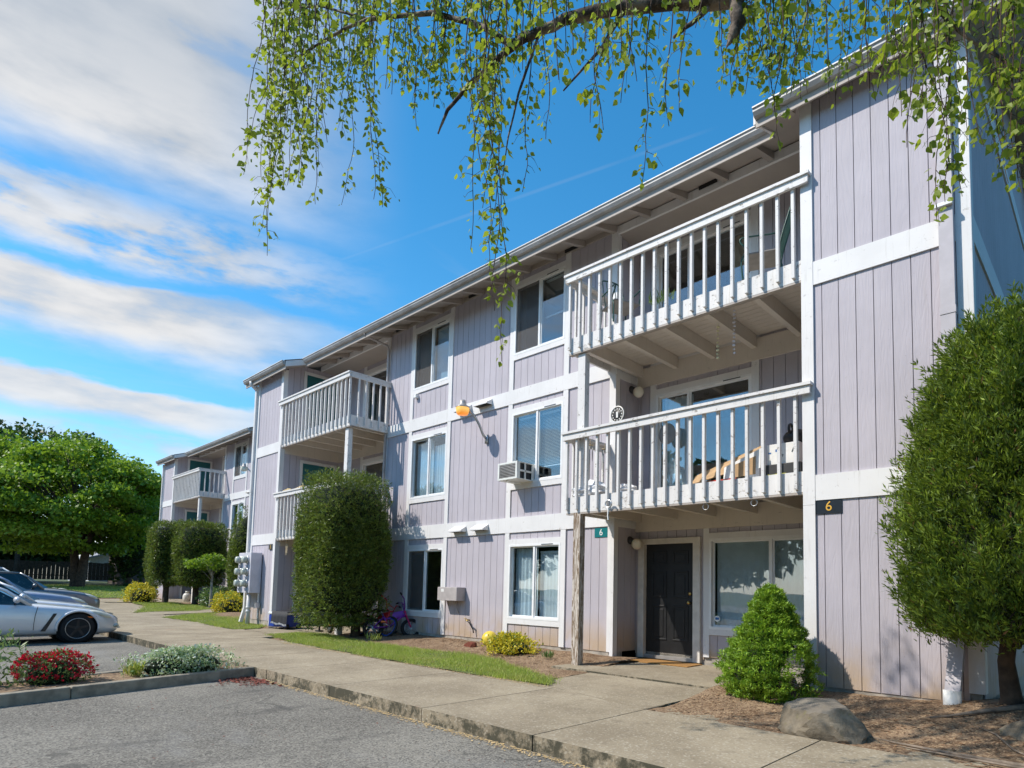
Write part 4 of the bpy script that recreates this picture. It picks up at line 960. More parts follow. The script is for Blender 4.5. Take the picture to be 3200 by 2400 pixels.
# electricity meters on the left bay
r = thing('meter_panel', (-20.0, BAY, .85), 'grey panel with six electricity meters on the left bay', 'meter panel')
fx0, fx1, fy = -20.36, -19.42, BAY-.36
m = MB(); m.box(fx0, fx1, fy, BAY-.03, .87, 2.10); m.build('cabinet', 'meter_grey', r, bevel=.01)
cube('cabinet_seam', r, 'gutter', -19.90, -19.892, fy-.003, fy, .87, 2.10)
for ix, xx in enumerate((-20.16, -19.66)):
    for iz, zz_ in enumerate((1.88, 1.52, 1.16)):
        o = MB().lathe([(.13, 0), (.13, .03), (.118, .04)], (0, 0, 0), 18, 1); o.v = [(x+xx, fy-y, z+zz_) for x, y, z in o.v]; mt = o.build('meter', 'galvanised', r, True)
        g = MB().lathe([(.105, .03), (.105, .13), (.09, .165), (.03, .17), (.001, .17)], (0, 0, 0), 18, 1); g.v = [(x+xx, fy-y, z+zz_) for x, y, z in g.v]; g.build('meter_glass', 'meter_glass', mt, True)
        MB().box(xx-.05, xx+.05, fy-.06, fy-.002, zz_-.24, zz_-.15).build('meter_latch', 'meter_grey', mt, bevel=.01)
m = MB(); m.tube([(-19.72, fy+.12, .87), (-19.72, fy+.12, -.2)], .062, 12).lathe([(.075, 0), (.075, .05)], (-19.72, fy+.12, .40), 12).lathe([(.075, 0), (.075, .05)], (-19.72, fy+.12, .28), 12); m.build('conduit', 'gutter_light', r, True)
m = MB(); m.tube([(-19.45, BAY-.06, .87), (-19.45, BAY-.06, .1)], .03, 8).box(-19.51, -19.38, BAY-.15, BAY-.03, .42, .58); m.build('conduit', 'galvanised', r)

# ------------------------------------------------------------------ things on the balconies
def patio_chair(x, y, z, rz, label):
    r = thing('patio_chair', (x, y, z), label, 'chair', rz=rz)
    def T(pts, rr=.013): return MB().tube(pts, rr, 6)
    def smooth(p, n=6):
        p = [Vector(q) for q in p]; out = []
        for i in range(len(p)-1):
            p0, p1, p2, p3 = p[max(i-1, 0)], p[i], p[i+1], p[min(i+2, len(p)-1)]
            for k in range(n):
                t = k/n; out.append(.5*((2*p1)+(-p0+p2)*t+(2*p0-5*p1+4*p2-p3)*t*t+(-p0+3*p1-3*p2+p3)*t**3))
        return out+[p[-1]]
    for s in (-1, 1):
        T(smooth([(s*.27, -.28, 0), (s*.28, -.30, .3), (s*.27, -.22, .45), (s*.26, -.32, .60), (s*.26, -.26, .66), (s*.26, .1, .64), (s*.25, .24, .66)])).build('arm', 'green_frame', r, True, local=True)
        T(smooth([(s*.24, .30, 0), (s*.24, .22, .4), (s*.23, .36, .95), (s*.20, .38, 1.02)])).build('leg', 'green_frame', r, True, local=True)
    T(smooth([(-.20, .38, 1.02), (-.1, .40, 1.07), (.1, .40, 1.07), (.20, .38, 1.02)])).build('back_rail', 'green_frame', r, True, local=True)
    for k in range(5): T([(-.16+.08*k, .21, .42), (-.16+.08*k, .385, 1.04)], .008).build('back_slat', 'green_frame', r, local=True)
    MB().box(-.25, .25, -.28, .22, .39, .42).build('seat', 'cushion', r, bevel=.01, local=True)
    return r
patio_chair(-3.75, -.45, 5.75, rad(-70), 'green metal patio chair at the bay end of the top balcony')
patio_chair(-6.35, -.55, 5.75, rad(65), 'green metal patio chair at the free end of the top balcony')

def shells(x, y, z0, z1, mat, label):
    r = thing('shell_garland', (x, y, z1), label, 'garland'); MB().tube([(x, y, z0), (x, y, z1)], .002, 4).build('string', 'rope', r)
    n = 12
    for i in range(n):
        z = z0-.02-(z0-z1-.03)*i/(n-1); MB().ball((x+U(-.006, .006), y+U(-.006, .006), z), U(.017, .028), 8, 6, (1, 1, .7)).build('shell', mat, r, True)
shells(-4.43, -.6, 5.46, 4.76, 'shell_a', 'yellowish shell garland hanging under the top balcony')
shells(-4.16, -.6, 5.46, 4.77, 'shell_b', 'grey-white shell garland hanging under the top balcony')

ZD = 2.752
# white carton with a black bag, cardboard sheets
r = thing('carton', (-3.30, -.72, ZD), 'white printed carton at the bay end of the middle balcony', 'carton')
m = MB(); m.box(-3.52, -3.08, -.92, -.50, ZD+.18, ZD+.46); m.build('box', 'white_cardboard', r, bevel=.004)
text('print', r, 'A', .12, 'print_dark', (-3.14, -.924, ZD+.36)); cube('print', r, 'print_blue', -3.40, -3.33, -.9222, -.92, ZD+.35, ZD+.385); cube('print', r, 'print_blue', -3.50, -3.46, -.9222, -.92, ZD+.33, ZD+.35); text('print', r, 'only', .05, 'print_dark', (-3.33, -.924, ZD+.30))
o = MB().box(-3.55, -3.05, -.95, -.45, ZD, ZD+.175).build('carton', 'dark_metal', None, bevel=.004); tag(o, 'dark box under the white carton on the middle balcony', 'carton')
m = MB(); m.ball((-3.20, -.70, ZD+.56), .16, 14, 10, (1.1, 1, .75)); m.torus((-3.24, -.78, ZD+.66), .075, .02, 'x'); o = m.build('bag', 'black_plastic', None, True); tag(o, 'black bag on top of the white carton', 'bag')
def cardboard(pts, th, mat, label, stripe=None):
    p = [Vector(q) for q in pts]; n = (p[1]-p[0]).cross(p[3]-p[0]).normalized()*th
    m = MB(); m.add(p+[q+n for q in p], [(0, 1, 2, 3), (7, 6, 5, 4), (0, 4, 5, 1), (1, 5, 6, 2), (2, 6, 7, 3), (3, 7, 4, 0)]); o = m.build('cardboard_sheet', mat, None)
    return tag(o, label, 'cardboard', 'flattened cardboard on the middle balcony')
cardboard([(-4.62, -1.02, ZD+.01), (-3.58, -1.0, ZD+.20), (-3.58, -.93, ZD+.46), (-4.62, -.93, ZD+.14)], .012, 'brown_cardboard', 'long brown cardboard sheet sloping up to the white carton')
cardboard([(-4.10, -1.05, ZD+.01), (-3.55, -1.05, ZD+.13), (-3.55, -1.04, ZD+.40), (-4.10, -1.02, ZD+.20)], .012, 'white_cardboard', 'pale cardboard flap in front of the sloping sheets')
cardboard([(-4.75, -.95, ZD+.01), (-4.15, -.95, ZD+.04), (-4.15, -.55, ZD+.10), (-4.75, -.55, ZD+.07)], .02, 'brown_cardboard', 'small flat brown cardboard at the low end of the pile')
cardboard([(-3.98, -1.06, ZD+.03), (-3.62, -1.06, ZD+.05), (-3.62, -1.055, ZD+.30), (-3.98, -1.055, ZD+.20)], .01, 'brown_cardboard', 'upright brown cardboard flap next to the white carton')
o = MB().box(-4.3, -3.9, -1.075, -1.06, ZD+.005, ZD+.025).build('plastic_strip', 'print_red', None); tag(o, 'thin red strip at the foot of the cardboard', 'strip')
o = MB().box(-3.45, -3.2, -1.06, -1.0, ZD+.005, ZD+.02).build('plastic_strip', 'print_yellow', None); tag(o, 'yellow-green strip under the boxes of the middle balcony', 'strip')
# crumpled bags
def crumple(c, s, mat, label, seed):
    bm = bmesh.new(); bmesh.ops.create_icosphere(bm, subdivisions=3, radius=1.); rr = random.Random(seed)
    ph = [rr.uniform(0, 6) for _ in range(9)]
    for v in bm.verts:
        p = v.co; k = 1+.22*math.sin(5*p.x+ph[0])*math.sin(6*p.y+ph[1])+.16*math.sin(11*p.z+ph[2]+4*p.x)+.1*math.sin(17*p.x+9*p.y+ph[3])
        v.co = Vector((p.x*s[0]*k, p.y*s[1]*k, max(-s[2]*.55, p.z*s[2]*k)))
    lo = min(v.co.z for v in bm.verts)
    for v in bm.verts: v.co.z -= lo
    me = bpy.data.meshes.new('bag'); bm.to_mesh(me); bm.free(); me.materials.append(MT[mat])
    return tag(put(bpy.data.objects.new('plastic_bag', me), None, c), label, 'bag')
crumple((-6.62, -.98, ZD+.02), (.36, .14, .15), 'plastic_bag', 'crumpled white plastic bag at the free end of the middle balcony', 3)
crumple((-5.95, -.85, ZD+.02), (.20, .12, .10), 'plastic_bag', 'small crumpled bag behind the balusters of the middle balcony', 8)
def chime(x, y, z, label):
    r = thing('wind_chime', (x, y, z-.5), label, 'wind chime', 'wind chimes under the middle balcony rail'); MB().lathe([(.05, 0), (.05, .012)], (x, y, z), 12).build('disc', 'rope', r)
    MB().tube([(x, y, z+.12), (x, y, z+.01)], .003, 4).build('cord', 'rope', r)
    for k in range(5):
        a = k*1.257; l = .22+.05*k; MB().tube([(x+.04*math.cos(a), y+.04*math.sin(a), z-.02), (x+.04*math.cos(a), y+.04*math.sin(a), z-l)], .007, 6).build('chime_tube', 'galvanised', r, True)
chime(-6.80, -.75, 3.72, 'wind chime next to the front corner of the middle balcony'); chime(-6.80, -.35, 3.72, 'wind chime next to the wall of the middle balcony')
r = thing('wall_clock', (-6.72, -.07, 4.2), 'round black and white dial on the wall corner above the middle rail', 'clock')
MB().lathe([(.001, .03), (.15, .03), (.155, .0), (.001, 0)], (-6.74, -.06, 4.42), 24, 1).build('dial', 'dark_metal', r, True); MB().torus((-6.74, -.062, 4.42), .148, .014, 'y').build('bezel', 'white_plastic', r, True)
for k in range(12):
    a = k*math.pi/6; MB().box(-6.74+.105*math.sin(a)-.01, -6.74+.105*math.sin(a)+.01, -.066, -.0615, 4.42+.105*math.cos(a)-.012, 4.42+.105*math.cos(a)+.012).build('hour_mark', 'white_plastic', r)
MB().box(-6.76, -6.72, -.068, -.0615, 4.36, 4.47).build('figure', 'white_plastic', r)
r = thing('hanging_ring', (-6.02, BAY-.1, 2.44), 'small round ornament hanging on a baluster of the middle balcony', 'ornament'); MB().torus((-6.02, BAY-.085, 2.56), .06, .014, 'y', 12).build('ring', 'galvanised', r); MB().tube([(-6.02, BAY-.085, 2.5), (-6.03, BAY-.085, 2.36), (-6.02, BAY-.085, 2.30)], .012, 5).build('pendant', 'white_plastic', r)
for x, lab in ((-4.35, 'left of the two wire hooks under the middle balcony'), (-3.62, 'right of the two wire hooks under the middle balcony')):
    o = MB().torus((x, BAY+.03, 2.40), .045, .005, 'y', 16, 6).build('wire_hook', 'galvanised', None, True); tag(o, lab, 'hook', 'wire hooks under the balcony edge')
o = MB().ball((-6.05, .55, 4.07), .2, 16, 10, (.9, .12, 1)).build('fan_disc', 'cushion', None, True); tag(o, 'round grey disc standing by the middle balcony door', 'fan')
# weeds in a box on the upper deck
def sprout(c, n, h, mat, label, name='weed', seed=1, spread=.12):
    rr = np.random.default_rng(seed); v = []
    for i in range(n):
        a = rr.uniform(0, 6.283); l = h*rr.uniform(.5, 1.1); d = np.array([math.cos(a)*.5, math.sin(a)*.5, 1.]); d /= np.linalg.norm(d); s = np.array([-math.sin(a), math.cos(a), 0])*.012
        p = np.array(c)+np.array([rr.uniform(-spread, spread), rr.uniform(-spread*.5, spread*.5), 0]); v += [p-s*.3, p+d*l*.5-s, p+d*l, p+d*l*.5+s]
    o = big_mesh(name, np.array(v), 4, mat); return tag(o, label, 'plant')
sprout((-5.25, BAY+.15, 5.77), 60, .16, 'shrub_leaf', 'small green weeds growing at the edge of the top balcony', seed=4, spread=.22)
# dream catcher and reed mat on the left
r = thing('hanging_ornament', (-18.14, -1.0, 2.05), 'string ornament with tassels under the left middle balcony', 'ornament')
m = MB(); m.tube([(-18.14, -1., 2.47), (-18.22, -1., 2.33), (-18.06, -1., 2.33), (-18.14, -1., 2.47)], .008, 5); m.build('hoop', 'rope', r)
for k, dx_ in enumerate((-.06, -.02, .03, .06)): MB().tube([(-18.14+dx_, -1., 2.33), (-18.14+dx_*.8, -1., 2.02+.05*(k % 2))], .012, 5).build('tassel', 'rope', r)
m = MB(); n = 26
for i in range(n):
    x = -18.35+i*(3.4/n); m.box(x+.003, x+3.4/n-.003, BAY+.025, BAY+.05, 3.86+U(-.01, .01), 3.955+.02*math.sin(i*.9)+U(-.012, .012))
o = m.build('reed_mat', 'straw', None); tag(o, 'straw reed mat along the left middle balcony rail', 'mat')

# ------------------------------------------------------------------ things on the ground
o = MB().box(-6.55, -5.35, -.02+.10, .62, -.084, -.068).build('doormat', 'doormat', None, bevel=.006); o.rotation_euler.z = rad(2); tag(o, 'brown doormat in front of the black door', 'doormat')
# cooler under a dark cover
r = thing('cooler', (-17.55, -1.2, -.1), 'blue wheeled cooler half covered by a dark cloth beside the left entrance', 'cooler', rz=rad(12))
MB().box(-.40, .40, -.24, .24, .06, .40).build('body', 'cooler_blue', r, bevel=.02, local=True); MB().box(-.42, .42, -.26, .26, .40, .47).build('lid', 'white_plastic', r, bevel=.02, local=True)
m = MB(); nx = 16; vs = []
for i in range(nx+1):
    x = -.22+.68*i/nx; w = .02*math.sin(i*1.7); vs += [(x, -.30+w*.5, .15+.014*math.sin(i*.8)-.05*i/nx), (x, -.285+w*.4, .34), (x, -.272, .482), (x, .0, .492), (x, .27, .482), (x, .29+w*.3, .25)]
m.add(vs, [(i*6+j, (i+1)*6+j, (i+1)*6+j+1, i*6+j+1) for i in range(nx) for j in range(5)]); m.build('cover', 'tarp', r, True, local=True)
m = MB(); vs = []
for i in range(nx+1):
    x = -.22+.68*i/nx; w = .02*math.sin(i*1.7); z = .15+.014*math.sin(i*.8)-.05*i/nx; vs += [(x, -.306+w*.5, z), (x, -.306+w*.48, z+.05)]
m.add(vs, [(2*i, 2*i+2, 2*i+3, 2*i+1) for i in range(nx)]); m.build('cover_stripe', 'tarp_stripe', r, local=True)
m = MB(); m.tube([(-.43, -.16, .36), (-.50, -.16, .10), (-.52, -.14, .02), (-.52, .14, .02), (-.50, .16, .10), (-.43, .16, .36)], .022, 8); m.build('handle', 'white_plastic', r, True, local=True)
for s in (-1, 1): MB().lathe([(.001, -.03), (.09, -.03), (.09, .03), (.001, .03)], (.33, .2*s, .09), 16, 1).build('wheel', 'black_rubber', r, True, local=True)
# small cart behind the hedge
r = thing('hand_cart', (-15.4, -1.0, -.09), 'folding hand cart with small grey wheels under the clipped hedge', 'cart')
m = MB(); m.tube([(-15.8, -1.05, -.08), (-15.8, -1.05, .42)], .025, 8).tube([(-15.8, -1.05, .12), (-15.05, -1.05, .05)], .015, 6).tube([(-15.8, -.85, .12), (-15.05, -.85, .05)], .015, 6); m.build('frame', 'dark_metal', r, True); MB().box(-15.9, -15.7, -1.12, -.98, -.088, -.05).build('foot', 'dark_metal', r)
MB().lathe([(.001, -.025), (.10, -.025), (.10, .025), (.001, .025)], (-15.12, -1.1, .02), 18, 1).build('wheel', 'black_rubber', r, True); MB().lathe([(.001, -.028), (.06, -.028), (.06, -.02)], (-15.12, -1.1, .02), 14, 1).build('hub', 'rim_edge', r, True)
MB().box(-15.5, -15.25, -1.0, -.9, .07, .11).build('handle_grip', 'orange_part', r, bevel=.01)

# bicycles
def bike(loc, rz, lean, frame, rim, label, R0=.20, fork=None, steer=25):
    t = thing('bicycle', loc, label, 'bicycle', 'bicycles by the ground window'); t.rotation_euler = (lean, 0, rz)
    fork = fork or frame; wb = .72; a, b_ = (-wb/2, R0), (wb/2, R0)
    for x in (-wb/2, wb/2):
        w = MB().torus((x, 0, R0), R0-.025, .025, 'y', 30, 8).build('wheel', 'black_rubber', t, True, local=True)
        q = MB().torus((x, 0, R0), R0-.058, .012, 'y', 30, 6).build('rim', rim, w, True, local=True)
        m = MB()
        for k in range(12): m.tube([(x, .012*(-1)**k, R0), (x+(R0-.06)*math.cos(k*math.pi/6), 0, R0+(R0-.06)*math.sin(k*math.pi/6))], .0025, 4, False)
        m.tube([(x, -.04, R0), (x, .04, R0)], .02, 8); m.build('spokes', 'galvanised', w, local=True)
    hd, bb, st = (wb/2-.10, .50), (-.06, .22), (-.20, .50)
    P = lambda p, y=0: (p[0], y, p[1])
    MB().tube([P(hd), P(bb)], .022, 8).tube([P((hd[0], hd[1]-.06)), P((st[0]+.02, st[1]-.12))], .018, 8).tube([P(bb), P(st)], .018, 8).tube([P(bb, .05), P(a, .05)], .012, 6).tube([P(bb, -.05), P(a, -.05)], .012, 6).tube([P((st[0]+.02, st[1]-.10), .05), P(a, .05)], .011, 6).tube([P((st[0]+.02, st[1]-.10), -.05), P(a, -.05)], .011, 6).build('frame', frame, t, True, local=True)
    MB().tube([P((hd[0]-.02, hd[1]+.05)), P((hd[0]+.01, .43)), ], .024, 8).tube([P((hd[0]+.01, .43), .05), P(b_, .05)], .014, 6).tube([P((hd[0]+.01, .43), -.05), P(b_, -.05)], .014, 6).tube([P((hd[0]+.01, .43), -.06), P((hd[0]+.01, .43), .06)], .016, 6).build('fork', fork, t, True, local=True)
    hb = hd[0]-.03; MB().tube([(hb, 0, hd[1]), (hb, 0, .58), (hb, -.10, .60), (hb-.02, -.15, .76), (hb-.08, -.28, .80)], .012, 8).tube([(hb, 0, .58), (hb, .10, .60), (hb-.02, .15, .76), (hb-.08, .28, .80)], .012, 8).tube([(hb-.01, -.13, .69), (hb-.01, .13, .69)], .009, 6).build('handlebar', frame, t, True, local=True)
    for s in (-1, 1): MB().tube([(hb-.08, .28*s, .80), (hb-.11, .37*s, .81)], .018, 8).build('grip', 'black_rubber', t, True, local=True)
    m = MB(); m.add([(-.36, -.07, .545), (-.36, .07, .545), (-.18, .055, .54), (-.06, .018, .54), (-.06, -.018, .54), (-.18, -.055, .54), (-.36, -.07, .58), (-.36, .07, .58), (-.18, .055, .57), (-.06, .018, .565), (-.06, -.018, .565), (-.18, -.055, .57)], [(0, 1, 2, 3, 4, 5), (11, 10, 9, 8, 7, 6)]+[(i, (i+1) % 6, 6+(i+1) % 6, 6+i) for i in range(6)]); m.build('saddle', 'black_rubber', t, bevel=.012, local=True)
    MB().tube([P((-.2, .5)), P((-.215, .55))], .014, 8).build('seat_post', 'galvanised', t, local=True)
    MB().tube([(-.06, -.09, .22), (-.06, .09, .22)], .012, 6).tube([(-.06, .09, .22), (.06, .09, .15)], .010, 6).tube([(-.06, -.09, .22), (-.18, -.09, .29)], .010, 6).lathe([(.001, -.006), (.07, -.006), (.07, .006), (.001, .006)], (-.06, .06, .22), 16, 1).build('crank', 'galvanised', t, True, local=True)
    for s, px, pz in ((1, .06, .15), (-1, -.18, .29)): MB().box(px-.045, px+.045, .13*s-.04, .13*s+.04, pz-.012, pz+.012).build('pedal', 'orange_part' if s < 0 else 'black_rubber', t, local=True)
    m = MB(); m.prism([(-.02, .40), (.2, .42), (.22, .56), (.02, .52)], 1, -.012, .012); m.build('number_board', frame, t, bevel=.01, local=True)
    return t
bike((-13.62, -.80, -.10), rad(12), rad(-24), 'bike_red', 'bike_blue', 'red child bicycle with blue rims leaning under the ground window', .235).scale = (1.22, 1.22, 1.22)
bike((-13.10, -.55, -.10), rad(62), rad(-18), 'purple_paint', 'black_rubber', 'purple child bicycle with high handlebar leaning on the wall', .20, 'pink_paint').scale = (1.25, 1.25, 1.25)
o = MB().ball((-9.78, -.34, .10), .17, 20, 12).build('play_ball', 'yellow_ball', None, True); tag(o, 'yellow ball half hidden by the yellow bush', 'ball')

# stones
def rock(c, s, mat, label, seed, sub=4, cuts=9, name='boulder'):
    rr = random.Random(seed); bm = bmesh.new(); bmesh.ops.create_icosphere(bm, subdivisions=sub, radius=1.)
    planes = []
    for k in range(cuts):
        n = Vector((rr.gauss(0, 1), rr.gauss(0, 1), rr.gauss(.2, .8))).normalized(); planes.append((n, rr.uniform(.55, .82)))
    planes.append((Vector((.05, .0, 1)).normalized(), .62))
    for v in bm.verts:
        p = v.co.copy()
        for n, d in planes:
            e = p.dot(n)-d
            if e > 0: p -= n*e*.93
        k = 1+.035*math.sin(9*p.x+seed)*math.sin(8*p.y)+.02*math.sin(23*p.z+15*p.x)
        v.co = Vector((p.x*s[0]*k, p.y*s[1]*k, p.z*s[2]*k))
    me = bpy.data.meshes.new(name); bm.to_mesh(me); bm.free(); me.materials.append(MT[mat])
    me.polygons.foreach_set('use_smooth', [True]*len(me.polygons))
    try: me.set_sharp_from_angle(angle=rad(24))
    except Exception: pass
    return tag(put(bpy.data.objects.new(name, me), None, c), label, 'rock')
rock((-2.08, -3.0, -.02), (.50, .36, .29), 'boulder_stone', 'grey-brown boulder with a flat top beside the sidewalk', 5)
rock((-.55, -2.2, .0), (.34, .24, .16), 'boulder_stone', 'dark stone in the shade at the foot of the right arborvitae', 11)
rock((-10.05, -.62, -.05), (.17, .13, .14), 'lava_rock', 'dark red lava rock on the soil below the wall', 21, 3)
# roots
def root(pts, r, label):
    o = MB().tube(pts, r, 7).build('tree_root', 'root_bark', None, True); tag(o, label, 'root', 'surface roots at the right edge')
def RZ(x, y, d=.0): return (x, y, soilR(x, y)+d)
root([RZ(-1.9, -2.75, -.01), RZ(-1.5, -2.92, .012), RZ(-1.0, -3.02, .02), RZ(-.5, -3.1, .025), RZ(.2, -3.05, .02)], [.005, .010, .014, .018, .018], 'long pale surface root running towards the right edge')
root([RZ(-1.6, -2.95, -.01), RZ(-1.15, -3.08, .015), RZ(-.6, -3.18, .02), RZ(.3, -3.2, .02)], [.004, .009, .011, .011], 'short surface root in front of the long pale root')
root([RZ(-1.1, -2.0, -.01), RZ(-.85, -2.3, .02), RZ(-.7, -2.6, .02), RZ(-.5, -2.75, -.01)], [.005, .009, .009, .005], 'forked root below the square downspout')
root([RZ(-.6, -1.5, .02), RZ(-.95, -1.75, .03), RZ(-1.3, -1.95, .012), RZ(-1.5, -2.0, -.01)], [.035, .022, .012, .005], 'thick root leaving the arborvitae trunk')

st_ = thing('window_sticker', (-5.13, REC+.005, .66), 'small blue and white security sticker in the corner of the window behind the spruce', 'sticker')
MB().lathe([(.055, 0), (.055, .002)], (-5.13, REC+.006, .72), 8, 1).build('backing', 'white_plastic', st_); cube('print', st_, 'print_blue', -5.165, -5.095, REC+.0025, REC+.0055, .705, .745)
STRANDS = [(-5.2,-7.15,6.64,1.85),(-5.73,-6.91,7.23,1.65),(-5.42,-7.01,6.91,2.18),(-5.6,-6.89,7.15,1.97),(-5.27,-7.0,6.81,1.86),(-5.23,-6.99,6.79,2.16),(-5.29,-6.94,6.87,2.09),(-5.22,-6.93,6.83,1.95),(-5.51,-6.8,7.16,1.6),(-5.03,-6.96,6.67,2.12),(-4.85,-7.01,6.49,2.08),(-5.54,-6.69,7.27,2.4),(-5.33,-6.74,7.07,1.63),(-5.32,-6.71,7.1,1.92),(-4.89,-6.88,6.63,1.66),(-5.04,-6.79,6.82,1.53),(-4.76,-6.87,6.54,1.63),(-4.41,-6.98,6.19,1.57),(-5.4,-6.48,7.34,1.4),(-4.38,-6.92,6.22,1.36),(-5.06,-6.55,7.03,1.36),(-4.57,-6.77,6.48,1.15),(-5.23,-6.37,7.31,1.92),(-5.06,-6.44,7.13,1.34),(-4.84,-6.51,6.9,1.66),(-4.69,-6.53,6.77,1.2),(-5.24,-6.18,7.48,1.54),(-4.2,-6.72,6.25,1.59),(-4.61,-6.46,6.78,1.22),(-5.3,-7.07,6.78,2.83),(-5.24,-6.83,6.93,2.73),(-5.54,-6.87,7.12,2.67),(-4.92,-6.83,6.69,2.3),(-5.09,-6.96,6.71,2.23),(-5.35,-6.33,7.44,2.68),(-4.88,-6.43,7.0,2.43),(-4.45,-6.6,6.54,2.15),(-5.56,-6.37,7.55,2.24),(-5.61,-7.0,7.06,2.25),(-4.18,-6.66,6.29,1.13),(-3.91,-6.76,6.0,1.1),(-4.13,-6.57,6.33,1.13),(-4.3,-6.44,6.56,1.28),(-4.51,-6.24,6.89,1.26),(-3.85,-6.63,6.07,0.87),(-4.42,-6.25,6.81,1.29),(-3.9,-6.5,6.22,0.92),(-3.86,-6.48,6.21,1.04),(-4.2,-6.2,6.69,1.32),(-4.07,-6.24,6.56,1.39),(-3.81,-6.39,6.24,1.09),(-3.86,-6.31,6.34,1.05),(-3.88,-6.24,6.42,1.19),(-4.21,-5.93,6.93,1.03),(-3.83,-6.17,6.44,1.26),(-4.13,-6.44,6.43,1.51),(-4.11,-6.42,6.44,1.43),(-3.91,-6.24,6.44,1.29),(-3.76,-6.15,6.41,1.3),(-3.5,-6.32,6.07,1.33),(-3.37,-6.35,5.95,1.24),(-3.55,-6.1,6.29,1.39),(-3.28,-6.29,5.94,1.41),(-3.38,-6.09,6.17,1.36),(-3.47,-5.97,6.35,1.25),(-3.36,-6.24,6.03,3.28),(-3.13,-6.49,5.65,2.6),(-3.39,-6.33,5.98,2.31),(-3.35,-6.22,6.05,2.05),(-3.28,-6.19,6.01,2.28),(-3.02,-6.3,5.73,1.91),(-3.1,-6.07,5.99,1.92),(-2.93,-6.13,5.8,1.45),(-3.36,-6.26,6.02,2.57),(-3.24,-6.08,6.08,0.83),(-2.81,-6.44,5.46,0.78),(-3.11,-6.02,6.04,0.77),(-3.55,-5.58,6.72,1.27),(-2.39,-6.62,5.0,0.88),(-2.84,-6.04,5.82,0.76),(-2.34,-6.52,5.05,0.74),(-2.81,-5.96,5.86,0.82),(-2.83,-5.82,5.99,0.82),(-2.99,-5.51,6.37,0.77),(-2.43,-6.08,5.48,0.97),(-2.98,-5.31,6.53,1.05),(-2.62,-5.74,5.9,0.81),(-2.07,-6.32,5.0,0.73),(-2.75,-5.32,6.35,0.91),(-2.07,-6.18,5.13,0.88),(-2.53,-5.98,5.64,1.32),(-2.46,-5.91,5.64,1.34),(-2.31,-5.78,5.64,1.69),(-2.33,-5.8,5.64,1.16),(-2.34,-5.68,5.75,0.58),(-2.36,-5.41,5.99,0.76),(-2.38,-5.06,6.3,0.8),(-1.75,-5.96,5.08,0.46),(-1.72,-5.97,5.05,0.51),(-2.03,-5.77,5.44,1.17),(-1.98,-5.73,5.44,1.15),(-1.82,-5.58,5.44,0.91),(-2.05,-5.03,6.08,0.86),(-2.0,-5.11,5.97,0.89),(-1.95,-5.07,5.97,1.14),(-1.85,-5.28,5.72,0.96),(-2.01,-4.85,6.2,1.12),(-1.9,-4.99,6.0,0.97),(-1.97,-4.8,6.21,1.09),(-1.88,-4.86,6.1,1.0),(-1.83,-4.93,5.99,1.06),(-1.81,-4.85,6.05,0.99),(-1.52,-5.47,5.32,0.84),(-1.5,-5.46,5.31,0.94),(-1.79,-4.68,6.18,0.97),(-1.79,-4.58,6.27,1.15),(-1.7,-4.74,6.06,1.17),(-1.79,-4.34,6.46,1.07),(-1.57,-5.1,5.66,1.48),(-1.65,-5.17,5.66,1.16),(-1.78,-5.3,5.66,1.07),(-1.55,-5.12,5.64,0.97),(-1.52,-5.1,5.62,1.1),(-1.37,-5.31,5.34,0.98),(-1.72,-4.21,6.53,1.2),(-1.68,-4.29,6.42,0.98),(-1.55,-4.39,6.25,0.91),(-1.49,-4.4,6.19,0.96),(-1.63,-3.95,6.67,1.37),(-1.55,-3.92,6.65,1.36),(-1.36,-4.36,6.12,1.12),(-1.29,-4.47,5.98,1.06),(-1.28,-4.34,6.09,0.9),(-1.02,-5.27,5.11,0.8),(-1.22,-4.26,6.11,1.22),(-1.25,-3.99,6.36,1.19),(-1.07,-4.48,5.81,0.97),(-1.18,-3.87,6.41,1.11),(-1.1,-4.54,5.79,1.12),(-0.93,-4.98,5.29,0.85),(-0.86,-5.11,5.13,1.06),(-0.79,-5.31,4.92,0.96),(-0.96,-4.23,5.94,0.98),(-0.89,-4.38,5.76,1.12),(-0.82,-4.64,5.5,1.14),(-0.83,-4.43,5.67,1.13),(-0.67,-5.1,4.99,0.82),(-0.54,-5.7,4.4,0.85),(-0.62,-4.95,5.09,1.09),(-0.62,-4.81,5.2,0.77),(-0.7,-4.94,5.16,1.65),(-0.66,-4.9,5.16,1.67),(-0.76,-4.99,5.16,1.49),(-0.83,-5.05,5.16,1.27),(-0.64,-4.88,5.16,1.57),(-0.6,-4.62,5.35,1.08),(-0.59,-4.42,5.51,1.33),(-0.45,-5.37,4.6,1.14),(-0.49,-4.65,5.24,1.27),(-0.36,-5.42,4.5,0.93),(-0.41,-4.57,5.25,1.06),(-0.35,-4.96,4.87,1.21),(-0.36,-4.55,5.23,1.21),(-0.33,-4.36,5.36,1.37),(-0.28,-4.84,4.92,0.91),(-0.3,-3.89,5.74,1.36),(-0.41,-4.92,4.96,1.41),(-0.34,-4.85,4.96,1.38),(-0.29,-4.81,4.96,1.49),(-0.19,-5.18,4.58,1.07),(-0.18,-4.36,5.26,1.02),(-0.13,-4.5,5.1,1.21),(-0.07,-4.89,4.73,0.86),(-0.04,-4.57,4.98,0.9),(0.02,-3.98,5.42,1.1),(0.11,-3.42,5.83,1.14),(0.12,-4.17,5.19,0.83),(0.18,-3.27,5.91,1.49),(0.27,-3.47,5.67,0.91),(0.27,-4.09,5.14,1.18),(0.28,-4.43,4.86,1.05),(0.3,-4.64,4.66,1.03),(0.42,-4.02,5.09,1.12)]
